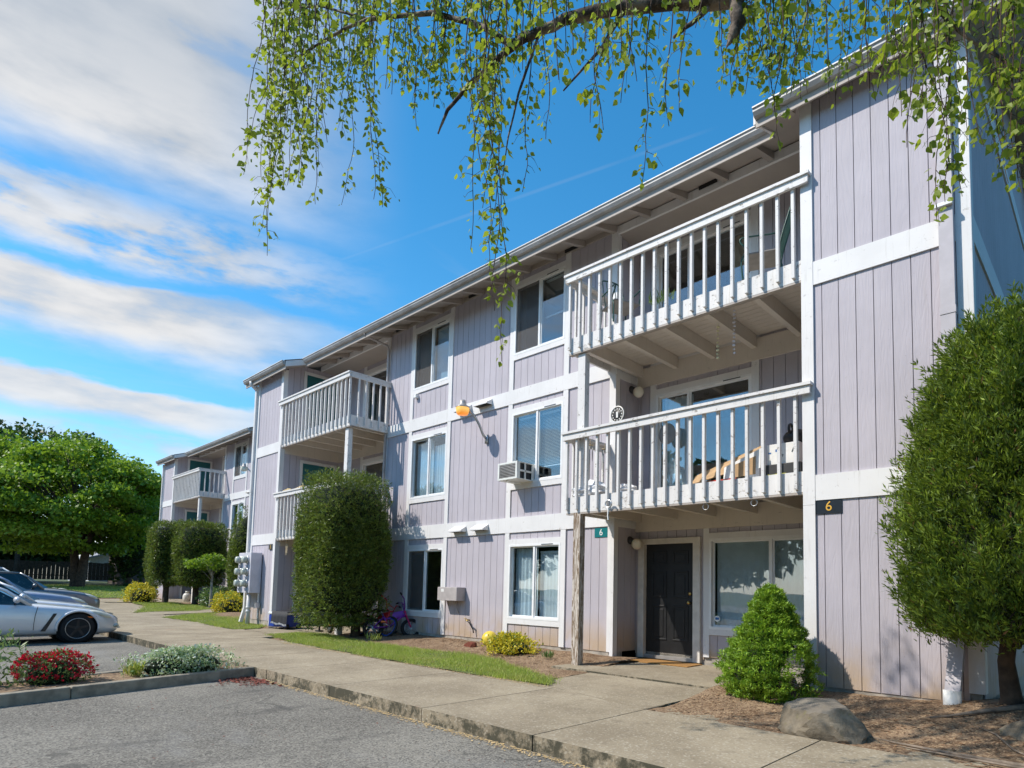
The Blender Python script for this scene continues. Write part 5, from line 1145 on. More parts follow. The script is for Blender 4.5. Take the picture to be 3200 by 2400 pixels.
LIMBS = [([(-1.07, -5.05, 5.71), (-1.47, -5.19, 5.36), (-1.85, -5.32, 5.32), (-2.3, -5.6, 5.35), (-2.78, -5.91, 5.35), (-3.09, -6.06, 5.29), (-3.3, -6.11, 5.28)], [0.13, 0.12, 0.11, 0.09, 0.075, 0.06, 0.05]),
 ([(-3.13, -6.09, 5.27), (-3.38, -6.11, 5.25), (-3.63, -6.19, 5.13), (-3.81, -6.27, 4.96), (-3.91, -6.28, 4.8)], [0.045, 0.04, 0.035, 0.025, 0.012]),
 ([(-3.27, -6.08, 5.29), (-3.59, -6.14, 5.63), (-4.03, -6.3, 5.91), (-4.6, -6.56, 6.03), (-4.89, -6.69, 5.99), (-5.18, -6.81, 5.92), (-5.35, -6.95, 5.75)], [0.05, 0.042, 0.036, 0.028, 0.022, 0.016, 0.008]),
 ([(-1.83, -5.31, 5.32), (-1.8, -5.32, 5.1), (-1.84, -5.35, 4.99), (-1.87, -5.37, 4.92)], [0.1, 0.085, 0.05, 0.005]),
 ([(-1.97, -5.37, 5.32), (-2.03, -5.48, 5.16), (-2.16, -5.58, 5.03)], [0.035, 0.03, 0.02]),
 ([(-2.48, -5.7, 5.38), (-2.65, -5.77, 5.12), (-2.93, -5.87, 4.88)], [0.03, 0.022, 0.01]),
 ([(-3.04, -6.01, 5.34), (-3.18, -6.09, 4.86), (-3.25, -6.12, 4.53), (-3.29, -6.13, 4.22)], [0.02, 0.016, 0.01, 0.005]),
 ([(-1.07, -5.05, 5.71), (-0.83, -4.91, 5.06), (-0.6, -4.79, 4.65), (-0.38, -4.7, 4.37), (-0.17, -4.62, 4.18)], [0.05, 0.035, 0.025, 0.015, 0.008]),
 ([(-4.6, -6.56, 6.03), (-5.08, -6.76, 6.32), (-5.57, -6.96, 6.47)], [0.02, 0.015, 0.006])]

# ------------------------------------------------------------------ plants
def nrm(a): return a/np.maximum(np.linalg.norm(a, axis=-1, keepdims=True), 1e-9)
def diamonds(P, D, L, Wd, fold=.0, wide=.4):
    """one four-cornered leaf at each P along D; returns (n*4,3)"""
    n = len(P); s = nrm(np.cross(D, RNG.normal(0, 1, (n, 3)))); L = np.asarray(L).reshape(-1, 1)*np.ones((n, 1)); Wd = np.asarray(Wd).reshape(-1, 1)*np.ones((n, 1))
    nn = nrm(np.cross(D, s)); v = np.zeros((n, 4, 3), np.float32)
    v[:, 0] = P; v[:, 1] = P+D*L*wide+s*Wd*.5+nn*fold*L; v[:, 2] = P+D*L; v[:, 3] = P+D*L*wide-s*Wd*.5+nn*fold*L
    return v.reshape(-1, 3)
def ovate(P, D, L, Wd):
    n = len(P); s = nrm(np.cross(D, RNG.normal(0, 1, (n, 3)))); L = np.asarray(L).reshape(-1, 1); Wd = np.asarray(Wd).reshape(-1, 1); nn = nrm(np.cross(D, s)); v = np.zeros((n, 6, 3), np.float32)
    for k, (a, b_, f) in enumerate(((0, 0, 0), (.16, .36, .03), (.42, .5, .06), (1, 0, -.06), (.42, -.5, .06), (.16, -.36, .03))): v[:, k] = P+D*L*a+s*Wd*b_+nn*L*f
    return v.reshape(-1, 3)
def sprays(P, N, k, size, width, outw=.7, upw=.25, rnd=.55, spread=.03):
    P2 = np.repeat(P, k, 0)+RNG.normal(0, spread, (len(P)*k, 3)); N2 = np.repeat(N, k, 0)
    D = nrm(N2*outw+np.array([0, 0, upw])+RNG.normal(0, rnd, N2.shape)); L = size*RNG.uniform(.55, 1.25, len(P2))
    return diamonds(P2-D*L[:, None]*.35, D, L, L*width)
def flames(P, N, k, length, rad_, leaf, up=.8, out=.55):
    """each point grows one pointed spray of k leaves"""
    n = len(P); D = nrm(N*out+np.array([0, 0, up])+RNG.normal(0, .22, N.shape)); Ln = length*RNG.uniform(.55, 1.35, n)
    P2 = np.repeat(P, k, 0); D2 = np.repeat(D, k, 0); t = RNG.random((n*k, 1))**.8; off = RNG.normal(0, 1, (n*k, 3)); off -= D2*(off*D2).sum(1, keepdims=True)
    Q = P2+D2*np.repeat(Ln, k)[:, None]*(t-.35)+off*rad_*(1.05-t); L = leaf*RNG.uniform(.6, 1.3, n*k)
    return diamonds(Q, nrm(D2+off*.45+RNG.normal(0, .25, D2.shape)), L, L*.24)
def sup_shell(c, rad3, p, n, lump=.06, jit=.05, zmin=None):
    u = nrm(RNG.normal(0, 1, (n, 3))); a = np.array(rad3)
    t = (np.abs(u/a)**p).sum(1)**(-1/p); q = u*t[:, None]
    ph = RNG.uniform(0, 6, 6); f = 1+.035*np.sin(23*np.arctan2(q[:, 1], q[:, 0])+9*q[:, 2]/a[2])*np.sin(21*q[:, 2]/a[2]-7*np.arctan2(q[:, 1], q[:, 0]))+lump*(np.sin(q[:, 0]*4.1/a[0]+ph[0])*np.sin(q[:, 2]*5.3/a[2]+ph[1])+.6*np.sin(q[:, 1]*7.7/a[1]+q[:, 2]*6/a[2]+ph[2]))
    nn = nrm(np.sign(q)*np.abs(q/a)**(p-1)/a)
    q = q*f[:, None]*(1-np.abs(RNG.normal(0, jit, n))*np.where(RNG.random(n) < .12, -.45, 1.))[:, None]
    return q+np.array(c), nn
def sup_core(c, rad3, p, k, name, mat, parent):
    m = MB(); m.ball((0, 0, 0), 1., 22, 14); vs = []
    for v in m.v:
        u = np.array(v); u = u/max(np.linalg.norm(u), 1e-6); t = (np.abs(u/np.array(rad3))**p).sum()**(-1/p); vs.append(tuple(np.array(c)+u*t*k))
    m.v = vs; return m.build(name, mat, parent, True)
def hedge(loc, rad3, zc, p, n, size, mat, label, trunk_r=.09, trunk_to=None, k=4, name='clipped_hedge', cat='hedge', width=.24, brown=True, group=None, lump=.05, core=.84, thin=1.0, tp=None, rnd=.55, upw=.25):
    x, y, z = loc; r = thing(name, loc, label, cat, group)
    P, N = sup_shell((x, y, z+zc), rad3, p, n, lump)
    o = big_mesh('foliage', sprays(P, N, k, size, width, rnd=rnd, upw=upw), 4, mat, r); kind(o, 'stuff')
    if n > 10000:
        P, N = sup_shell((x, y, z+zc), tuple(q*.97 for q in rad3), p, n//17, lump, .04); o = big_mesh('spray_tips', flames(P, N, 26, .22, .036, .062), 4, mat, r); kind(o, 'stuff')
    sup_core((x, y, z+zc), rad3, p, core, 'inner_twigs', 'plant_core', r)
    tx, ty = (tp or (x, y)); MB().tube([(tx, ty, z-.25), (tx+.02, ty, z+.05), (tx-.03, ty+.02, z+zc*.4), (x, y, z+zc*.9)], [trunk_r*1.5, trunk_r*1.1, trunk_r, trunk_r*.7], 9).build('trunk', 'bark', r, True)
    if brown:
        m = MB()
        for i in range(16):
            a = U(0, 6.28); q = U(.5, .9); zb = z+zc-rad3[2]; m.tube([(x, y, z+zc-rad3[2]*.6), (x+math.cos(a)*rad3[0]*q*.6, y+math.sin(a)*rad3[1]*q*.6, zb+.12+U(-.05, .1)), (x+math.cos(a)*rad3[0]*q, y+math.sin(a)*rad3[1]*q, zb+.10+U(0, .2))], [.02, .012, .004], 5)
        m.build('bare_branches', 'bark', r, True)
    return r
# near clipped hedge in front of the left balcony
hedge((-14.12, -1.40, -.10), (.86, .86, 1.82), 2.13, 7.0, 17000, .085, 'hedge_leaf', 'big clipped barrel-shaped evergreen in front of the left balconies', .11, tp=(-14.05, -1.0))
# right arborvitae at the bay corner: broad below, running out in two spires
AX, AY = -.50, -1.58
r = thing('arborvitae', (AX, AY, .05), 'large untrimmed arborvitae at the right edge before the near bay', 'tree')
def spire(cx, cy, zs_, rs_, n, sd):
    g = np.random.default_rng(sd); za, zb = zs_[0], zs_[-1]; z = g.uniform(za, zb, n*2); pr = np.interp(z, zs_, rs_); kp = g.random(n*2) < pr/max(rs_)+.05; z = z[kp]; pr = pr[kp]; th = g.uniform(0, 2*np.pi, len(z))
    lump = 1+.06*np.sin(3*th+2.1*z)+.05*np.sin(7*th-4.3*z+1)+.055*np.sin(13*th+11*z)*np.sin(9*z-5*th)+.05*np.sin(24*th-19*z)*np.sin(17*z+11*th)
    jit = np.where(g.random(len(z)) < .2, 1+np.abs(g.normal(0, .045, len(z))), 1-np.abs(g.normal(0, .10, len(z))))
    rr_ = pr*lump*jit; P = np.stack([cx+rr_*np.cos(th), cy+rr_*np.sin(th), z], 1); N = nrm(np.stack([np.cos(th), np.sin(th), np.full(len(z), .15)], 1))
    k2 = ~((P[:, 0] < -1.06) & (P[:, 1] > BAY-.02)); return P[k2], N[k2]
m1 = ([.78, .84, .95, 1.3, 2.1, 2.7, 3.2, 3.65, 3.95, 4.08], [.80, 1.08, 1.14, 1.15, 1.14, 1.07, .90, .62, .28, .02])
m2 = ([2.6, 3.0, 3.5, 3.9, 4.25], [.75, .66, .48, .26, .02])
for (c_, mm, n_, sd) in (((AX, AY), m1, 36000, 3), ((AX+.62, AY+.1), m2, 9000, 4), ((AX-.38, AY-.12), ([2.5, 3.0, 3.4, 3.75, 3.98], [.66, .52, .40, .24, .02]), 8000, 6)):
    P, N = spire(*c_, mm[0], [q*.93 for q in mm[1]], n_//3, sd); o = big_mesh('foliage', sprays(P, N, 5, .066, .20, outw=.5, upw=.62, rnd=.40, spread=.020), 4, 'arbor_leaf', r); kind(o, 'stuff')
    P, N = spire(*c_, mm[0], [q*.95 for q in mm[1]], n_//26, sd+50); P = P+N*np.random.default_rng(sd).normal(0, .035, (len(P), 1)); o = big_mesh('spray_tips', flames(P, N, 46, .34, .048, .062), 4, 'arbor_leaf', r); kind(o, 'stuff')
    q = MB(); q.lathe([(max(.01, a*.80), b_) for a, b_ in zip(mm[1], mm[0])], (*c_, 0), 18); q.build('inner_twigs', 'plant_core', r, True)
g_ = np.random.default_rng(9); th = g_.uniform(0, 6.283, 700); rr_ = g_.uniform(.4, 1.05, 700); P = np.stack([AX+rr_*np.cos(th), AY+rr_*np.sin(th), .95-.2*(1-rr_)+g_.normal(0, .07, 700)], 1); kp = P[:, 1] < BAY-.05
o = big_mesh('dead_twigs', sprays(P[kp], np.tile([0, -.4, -.6], (kp.sum(), 1)), 3, .10, .12, .5, -.3, .7, .03), 4, 'brown_core', r); kind(o, 'stuff')
MB().tube([(-.84, -1.38, -.1), (-.83, -1.39, .18), (-.86, -1.42, .55), (-.74, -1.5, 1.4)], [.17, .095, .075, .06], 9).build('trunk', 'bark', r, True)
MB().tube([(-.66, -1.40, -.1), (-.63, -1.42, .25), (-.60, -1.48, 1.2)], [.13, .065, .05], 8).build('trunk', 'bark', r, True)
m = MB()
for i in range(22):
    a = U(0, 6.28); l = U(.5, 1.05); m.tube([(-.75, -1.45, .75+U(-.1, .2)), (-.75+math.cos(a)*l*.5, -1.5+math.sin(a)*l*.5, .80+U(-.05, .08)), (-.75+math.cos(a)*l, min(BAY-.06, -1.5+math.sin(a)*l), .84+U(-.06, .1))], [.018, .010, .003], 5)
m.build('bare_branches', 'bark', r, True)
# far hedges
hedge((-32.4, -.15, .13), (.74, .74, 1.42), 2.32, 6.0, 5200, .13, 'hedge_leaf', 'left of the two clipped hedges before the far block', .12)
hedge((-31.3, .75, .13), (1.08, 1.0, 1.42), 2.32, 6.0, 7000, .13, 'hedge_leaf', 'wider right one of the two clipped hedges before the far block', .12)
hedge((-26.7, 1.15, .02), (.62, .62, 2.15), 2.15, 2.6, 4600, .12, 'hedge_leaf', 'tall narrow hedge right beside the corner with the meters', .1, brown=False)

# small spruce by the entrance
SX, SY, SZ = -3.12, -1.78, -.06
r = thing('dwarf_spruce', (SX, SY, SZ), 'bright green conical dwarf spruce between the entrance and the bay', 'conifer')
def spr(n, gap=True):
    z = RNG.beta(1.05, 1.25, n)*1.32; prof = np.interp(z, [0, .12, .35, .6, .85, 1.1, 1.25, 1.33], [.42, .56, .58, .47, .34, .22, .13, .02])
    th = RNG.uniform(0, 2*np.pi, n); lump = 1+.10*np.sin(5*th+6*z)+.07*np.sin(9*th-13*z); tier = .93+.07*np.sin(z*42)
    rr_ = prof*lump*tier*(1-np.abs(RNG.normal(0, .07, n))); P = np.stack([SX+rr_*np.cos(th), SY+rr_*np.sin(th), SZ+z], 1)
    N = nrm(np.stack([np.cos(th), np.sin(th), np.full(n, .35)], 1))
    side = np.cos(th)*.737+np.sin(th)*.675; front = np.cos(th)*.675-np.sin(th)*.737
    keep = ~((side > .15) & (side < .97) & (z < .50) & (z > .06) & (RNG.random(n) < .85)) if gap else np.ones(n, bool)
    return P[keep], N[keep]
P, N = spr(7000); o = big_mesh('foliage', sprays(P, N, 6, .052, .26, rnd=.6, upw=.3, spread=.014), 4, 'spruce_leaf', r); kind(o, 'stuff')
m = MB(); m.lathe([(.05, .0), (.33, .12), (.40, .34), (.33, .6), (.22, .85), (.12, 1.1), (.01, 1.22)], (SX-.06, SY, SZ), 16); m.v = [(x-max(0, (x-SX)*.737+(y-SY)*.675)*1.0*.737*(z < SZ+.55), y-max(0, (x-SX)*.737+(y-SY)*.675)*1.0*.675*(z < SZ+.55), z) for x, y, z in m.v]; m.build('inner_twigs', 'plant_core', r, True)
MB().tube([(SX, SY, SZ-.1), (SX, SY, SZ+.6)], [.055, .03], 8).build('trunk', 'bark', r, True)
m = MB()
for i in range(26):
    a = U(-.6, 2.1); z = U(.08, .45); l = U(.25, .55); m.tube([(SX, SY, SZ+z), (SX+math.cos(a)*l*.5, SY+math.sin(a)*l*.5, SZ+z+.02), (SX+math.cos(a)*l, SY+math.sin(a)*l, SZ+z-.05)], [.008, .005, .002], 4)
m.build('bare_branches', 'bark', r, True)

# bushes
def bush(name, loc, rad3, n, leaf, wdt, mat, label, cat='bush', k=3, extra=None, lump=.16, rnd=.75, upw=.45, p=2.2, core=.7, cmat='plant_core'):
    x, y, z = loc; r = thing(name, loc, label, cat)
    P, N = sup_shell((x, y, z+rad3[2]*.55), rad3, p, n, lump, .12); kp = P[:, 2] > z+.01; P, N = P[kp], N[kp]
    o = big_mesh('foliage', sprays(P, N, k, leaf, wdt, .5, upw, rnd, leaf*.5), 4, mat, r); kind(o, 'stuff')
    if extra:
        P, N = sup_shell((x, y, z+rad3[2]*.55), tuple(q*1.04 for q in rad3), p, extra[1], lump, .05); kp = P[:, 2] > z+rad3[2]*.35; o = big_mesh('blossom', sprays(P[kp], N[kp], 5, extra[2], .7, .6, .3, .8, extra[2]*.4), 4, extra[0], r); kind(o, 'stuff')
    sup_core((x, y, z+rad3[2]*.45), tuple(q*core for q in rad3), p, 1., 'stems', cmat, r); return r
bush('yellow_bush', (-8.68, -.78, -.06), (.64, .34, .20), 1500, .06, .5, 'yellow_leaf', 'yellow-leaved bush below the ground window by the sign')
bush('yellow_bush', (-25.4, .15, 0), (.75, .55, .48), 900, .10, .5, 'yellow_leaf', 'yellow bush at the foot of the tall narrow hedge')
bush('yellow_bush', (-33.9, -.75, .17), (.85, .6, .52), 900, .11, .5, 'yellow_leaf', 'yellow bush left of the two clipped far hedges')
bush('azalea', (-9.98, -7.50, -.14), (.26, .40, .24), 900, .042, .42, 'shrub_leaf', 'red flowering azalea on the kerbed island', k=3, extra=('red_flower', 420, .042))
bush('variegated_shrub', (-10.05, -6.02, -.14), (.33, .74, .22), 2400, .050, .5, 'variegated_leaf', 'low white-green variegated shrub on the kerbed island', rnd=.9)
bush('leafy_shrub', (-10.15, -8.15, -.14), (.36, .46, .42), 330, .085, .3, 'shrub_leaf', 'loose pale green shrub at the left edge of the island', rnd=.8, core=.3)
bush('leafy_shrub', (-29.6, 1.1, .07), (.95, .6, .55), 1100, .10, .5, 'shrub_leaf', 'round white-edged shrub behind the small white-stemmed tree', extra=('variegated_leaf', 100, .08))
sprout((-10.05, -6.62, -.13), 130, .24, 'grass_blade', 'tuft of yellowish grass beside the variegated shrub', 'grass_tuft', 12, .16)
sprout((-27.9, 1.0, .04), 80, .55, 'shrub_leaf', 'upright strap-leaved plant by the small tree', 'leafy_plant', 14, .3)
sprout((-7.6, -.9, -.06), 40, .16, 'shrub_leaf', 'small grassy plant right of the yellow bush', 'leafy_plant', 15, .12)
sprout((-12.75, -1.25, -.09), 50, .2, 'grass_blade', 'pale bent grass tuft in front of the bicycles', 'grass_tuft', 16, .22)
m = MB()
for i in range(14):
    a = U(-2.6, -.4); l = U(.25, .5); m.tube([(-10.15, -8.1, -.1), (-10.15+math.cos(a)*l*.4, -8.1+math.sin(a)*l*.6+.1, .15), (-10.15+math.cos(a)*l*.8, -8.0+math.sin(a)*l, U(.2, .42))], [.006, .004, .002], 4)

# leafy trees
def tree(name, loc, h0, crown, ncl, rcl, nl, leaf, mat, label, trunk_r=.35, bark='bark', stems=1, seed=1, p=2.0, cat='tree', hollow=.55, wdt=.75):
    rr = np.random.default_rng(seed); x, y, z = loc; r = thing(name, loc, label, cat); cx, cy, cz, a, b_, c = crown
    u = nrm(rr.normal(0, 1, (ncl, 3))); t = hollow+(1-hollow)*rr.random((ncl, 1))**.6; Q = u*t*np.array([a-rcl*.7, b_-rcl*.7, c-rcl*.7])+np.array([cx, cy, cz])
    P = []; N = []
    for q in Q:
        s = rcl*rr.uniform(.65, 1.2); d = nrm(rr.normal(0, 1, (nl, 3))); d[:, 2] = np.where(d[:, 2] < -.2, -d[:, 2]*.6, d[:, 2]); rad_ = s*rr.random((nl, 1))**.35
        P.append(q+d*rad_*np.array([1, 1, .62])); N.append(d)
    P = np.concatenate(P); N = np.concatenate(N)
    D = nrm(N*.5+np.array([0, 0, -.25])+rr.normal(0, .6, N.shape)); L = leaf*rr.uniform(.6, 1.2, len(P))
    o = big_mesh('crown', diamonds(P, D, L, L*wdt, .08), 4, mat, r); kind(o, 'stuff')
    m = MB()
    for s in range(stems):
        ox = (s-(stems-1)/2)*trunk_r*1.6; m.tube([(x+ox*.4, y+ox*.4, z-.4), (x+ox*.6, y+ox*.5, z+.3), (x+ox, y+ox, z+h0*.6), (x+ox*1.8, y+ox*1.8, z+h0*1.2), (cx+ox*2, cy+ox*2, cz)], [trunk_r*1.35, trunk_r*1.05, trunk_r*.9, trunk_r*.7, trunk_r*.3], 10)
    m.build('trunk', bark, r, True)
    m = MB()
    for q in Q[::2]:
        b0 = Vector((x, y, z+h0*(.8+.6*rr.random()))); mid = b0.lerp(Vector(q), .5)+Vector((0, 0, .08*c)); m.tube([b0, mid, Vector(q)], [trunk_r*.30, trunk_r*.18, trunk_r*.05], 5)
    m.build('limbs', bark, r, True); return r
tree('maple_tree', (-56.2, .7, .6), 3.4, (-56.4, -.3, 6.9, 7.2, 7.2, 5.4), 190, 1.6, 320, .28, 'maple_leaf', 'big bright green maple behind the parked cars', .30, stems=2, seed=5)
tree('leafy_tree', (-75.5, -.6, 1.0), 7., (-75.5, -.9, 11.6, 8.0, 8.0, 5.4), 70, 1.9, 190, .40, 'dark_leaf', 'taller dark tree behind the maple', .2, seed=9, hollow=.3)
for (xx, yy, hh, sd, lab) in ((-83.5, -12, 8, 21, 'dark tree beyond the fence at the left edge'), (-83.5, -3.5, 8, 22, 'dark tree beyond the fence behind the maple trunk'), (-84, .5, 6, 23, 'low dark tree beyond the fence left of the grey house')):
    tree('leafy_tree', (xx, yy, 1.2), 2., (xx, yy, hh*.5+1., 3.5, 5.2, hh*.56), 60, 1.7, 130, .6, 'dark_leaf', lab, .25, seed=sd, hollow=.2)
tree('small_tree', (-28.7, .55, .06), 1.2, (-28.75, .35, 1.95, .95, .95, .55), 20, .36, 90, .12, 'maple_leaf', 'small bright green tree with a pale stem before the far block', .055, 'grey_bark', seed=31, hollow=.4)
hedge((-59.2, 4.5, .7), (1.3, 1.3, 4.6), 4.4, 2.6, 2600, .4, 'dark_leaf', 'dark columnar evergreen between the maple and the far block', .2, name='columnar_tree', cat='tree', brown=False, width=.4)
# conifer at the left edge
r = thing('conifer', (-80, -9.5, 1.1), 'tall dark conifer at the left edge', 'conifer'); P = []; N = []
for i in range(120):
    z = 3+20*(i/120); l = (24.5-z)*.33+.3
    for k in range(7):
        a = U(0, 6.28); n_ = 22; tt = np.linspace(.1, 1, n_); P.append(np.stack([-80+np.cos(a)*l*tt, -9.5+np.sin(a)*l*tt, z+.3*tt-.55*tt*tt*l*.25], 1)); N.append(np.tile([math.cos(a), math.sin(a), -.3], (n_, 1)))
P = np.concatenate(P); N = np.concatenate(N); o = big_mesh('crown', sprays(P, nrm(N), 1, .75, .28, 1., -.1, .5, .12), 4, 'conifer_leaf', r); kind(o, 'stuff')
MB().tube([(-80, -9.5, .5), (-80, -9.5, 24)], [.4, .05], 8).build('trunk', 'bark', r, True)

# ------------------------------------------------------------------ birch: stem outside the frame, limbs and hanging twigs above
br = thing('birch_tree', (1.7, -4.6, -.15), 'weeping birch with long hanging leafy twigs over the lot', 'tree')
MB().tube([(1.7, -4.6, -.4), (1.66, -4.6, .2), (1.5, -4.55, 2.5), (1.1, -4.5, 4.6), (.3, -4.45, 5.6), LIMBS[0][0][0]], [.30, .24, .20, .17, .15, .13], 12).build('trunk', 'birch_bark', br, True)
MB().tube([(1.3, -4.52, 3.6), (1.7, -4.7, 5.6), (1.9, -5.0, 8.0), (2.2, -5.2, 10.)], [.15, .12, .08, .03], 10).build('trunk', 'birch_bark', br, True)
for pts, rs in LIMBS:
    P3 = [Vector(q) for q in pts]; pp = []; r2 = []; rs = [q*.56 for q in rs]
    for i in range(len(P3)-1):
        for k in range(4):
            t = k/4; pp.append(P3[i].lerp(P3[i+1], t)+Vector((U(-1, 1), U(-1, 1), U(-1, 1)))*rs[i]*.22); r2.append((rs[i]*(1-t)+rs[i+1]*t)*U(.92, 1.1))
    pp.append(P3[-1]); r2.append(rs[-1]); MB().tube(pp, r2, 9).build('limb', 'birch_bark', br, True)
tw = MB(); LP = []; LD = []
for (sx, sy, sz, sl_) in STRANDS:
    n = max(4, int(sl_/.10)); x, y = sx, sy; pts = []; ax, ay = U(-1, 1)*.05, U(-1, 1)*.05; ph = U(0, 6)
    for i in range(n+1):
        t = i/n
        if i: vx, vy = vx*.72+U(-.016, .016)-(x-sx)*.06, vy*.72+U(-.016, .016)-(y-sy)*.06; x += vx; y += vy
        else: vx = vy = 0.
        pts.append((x+ax*math.sin(t*3+ph)*sl_, y+ay*math.sin(t*2.6+ph)*sl_, sz-sl_*t))
    tw.tube(pts, [.0042*(1-.7*i/n)+.001 for i in range(n+1)], 4, False)
    def leaves_on(pl, step, skip):
        for a, b_ in zip(pl[:-1], pl[1:]):
            L = math.dist(a, b_); k = max(1, int(L/step))
            for q in range(k):
                if random.random() < skip: continue
                t = random.random(); p = [a[j]+(b_[j]-a[j])*t for j in range(3)]; an = U(0, 6.283)
                off = U(.008, .03); p = (p[0]+math.cos(an)*off, p[1]+math.sin(an)*off, p[2]-off*.4)
                LP.append(p); d = (math.cos(an)*.75, math.sin(an)*.75, -U(.35, 1.25)); LD.append(d)
    leaves_on(pts, .035, .25)
    for i in range(1, n):
        if random.random() < .72:
            a = U(0, 6.283); l = U(.08, .26)*(1.15-.5*i/n); p = pts[i]; q = [p, (p[0]+math.cos(a)*l*.45, p[1]+math.sin(a)*l*.45, p[2]-l*.15), (p[0]+math.cos(a)*l*.75, p[1]+math.sin(a)*l*.75, p[2]-l*.6)]
            tw.tube(q, [.0022, .0016, .001], 3, False); leaves_on(q, .027, .1)
kind(tw.build('twigs', 'twig', br, True), 'stuff')
LP = np.array(LP); LD = nrm(np.array(LD)); camv = np.array(CAMLOC); dist = np.linalg.norm(LP-camv, axis=1); order = np.argsort(dist); near, rest = order[:300], order[300:]
L = .047*np.clip(RNG.normal(.95, .30, len(rest)), .35, 1.7); o = big_mesh('leaves', ovate(LP[rest], LD[rest], L, L*RNG.uniform(.62, .86, len(rest))), 6, 'birch_leaf', br); kind(o, 'stuff')
lm = bpy.data.meshes.new('leaf'); lm.from_pydata([(0, 0, 0), (.018, .004, -.016), (.013, .003, -.034), (0, 0, -.05), (-.013, .003, -.034), (-.018, .004, -.016)], [], [(0, 1, 2, 3), (0, 3, 4, 5)]); lm.materials.append(MT['birch_leaf'])
for i in near:
    lf = bpy.data.objects.new('leaf', lm); put(lf, br, [float(q) for q in LP[i]]); lf.rotation_euler = Vector(LD[i]).to_track_quat('-Z', 'Y').to_euler(); lf.rotation_euler.rotate_axis('Z', U(0, 6.28)); s = U(.75, 1.1); lf.scale = (s, s, s)

# trees on the other side of the lot, behind the camera: the windows mirror them
for k, xx in enumerate(range(-88, 40, 11)):
    yy = -34+3*math.sin(k*2.3); hh = 13+2.5*math.sin(k*1.7)
    tree('leafy_tree', (xx, yy, -.25), 3., (xx, yy, hh*.5, 6.8, 5.0, hh*.52), 52, 2.6, 150, .8, 'dark_leaf', 'tall leafy tree across the lot behind the viewer, seen only as a mirror image', .35, seed=60+k, hollow=.25)['group'] = 'trees across the lot'

for xx, yy, sd, lab in ((8.5, 2.5, 81, 'unseen leafy tree added east of the near block to darken its side wall'), (9.5, 11, 82, 'unseen leafy tree added farther back to darken the east side wall')):
    tree('leafy_tree', (xx, yy, -.3), 2., (xx, yy, 5.6, 4.6, 5.2, 5.4), 46, 2.0, 150, .6, 'dark_leaf', lab, .3, seed=sd, hollow=.25)  # both trees are unseen, added to cut sky light on the gable wall
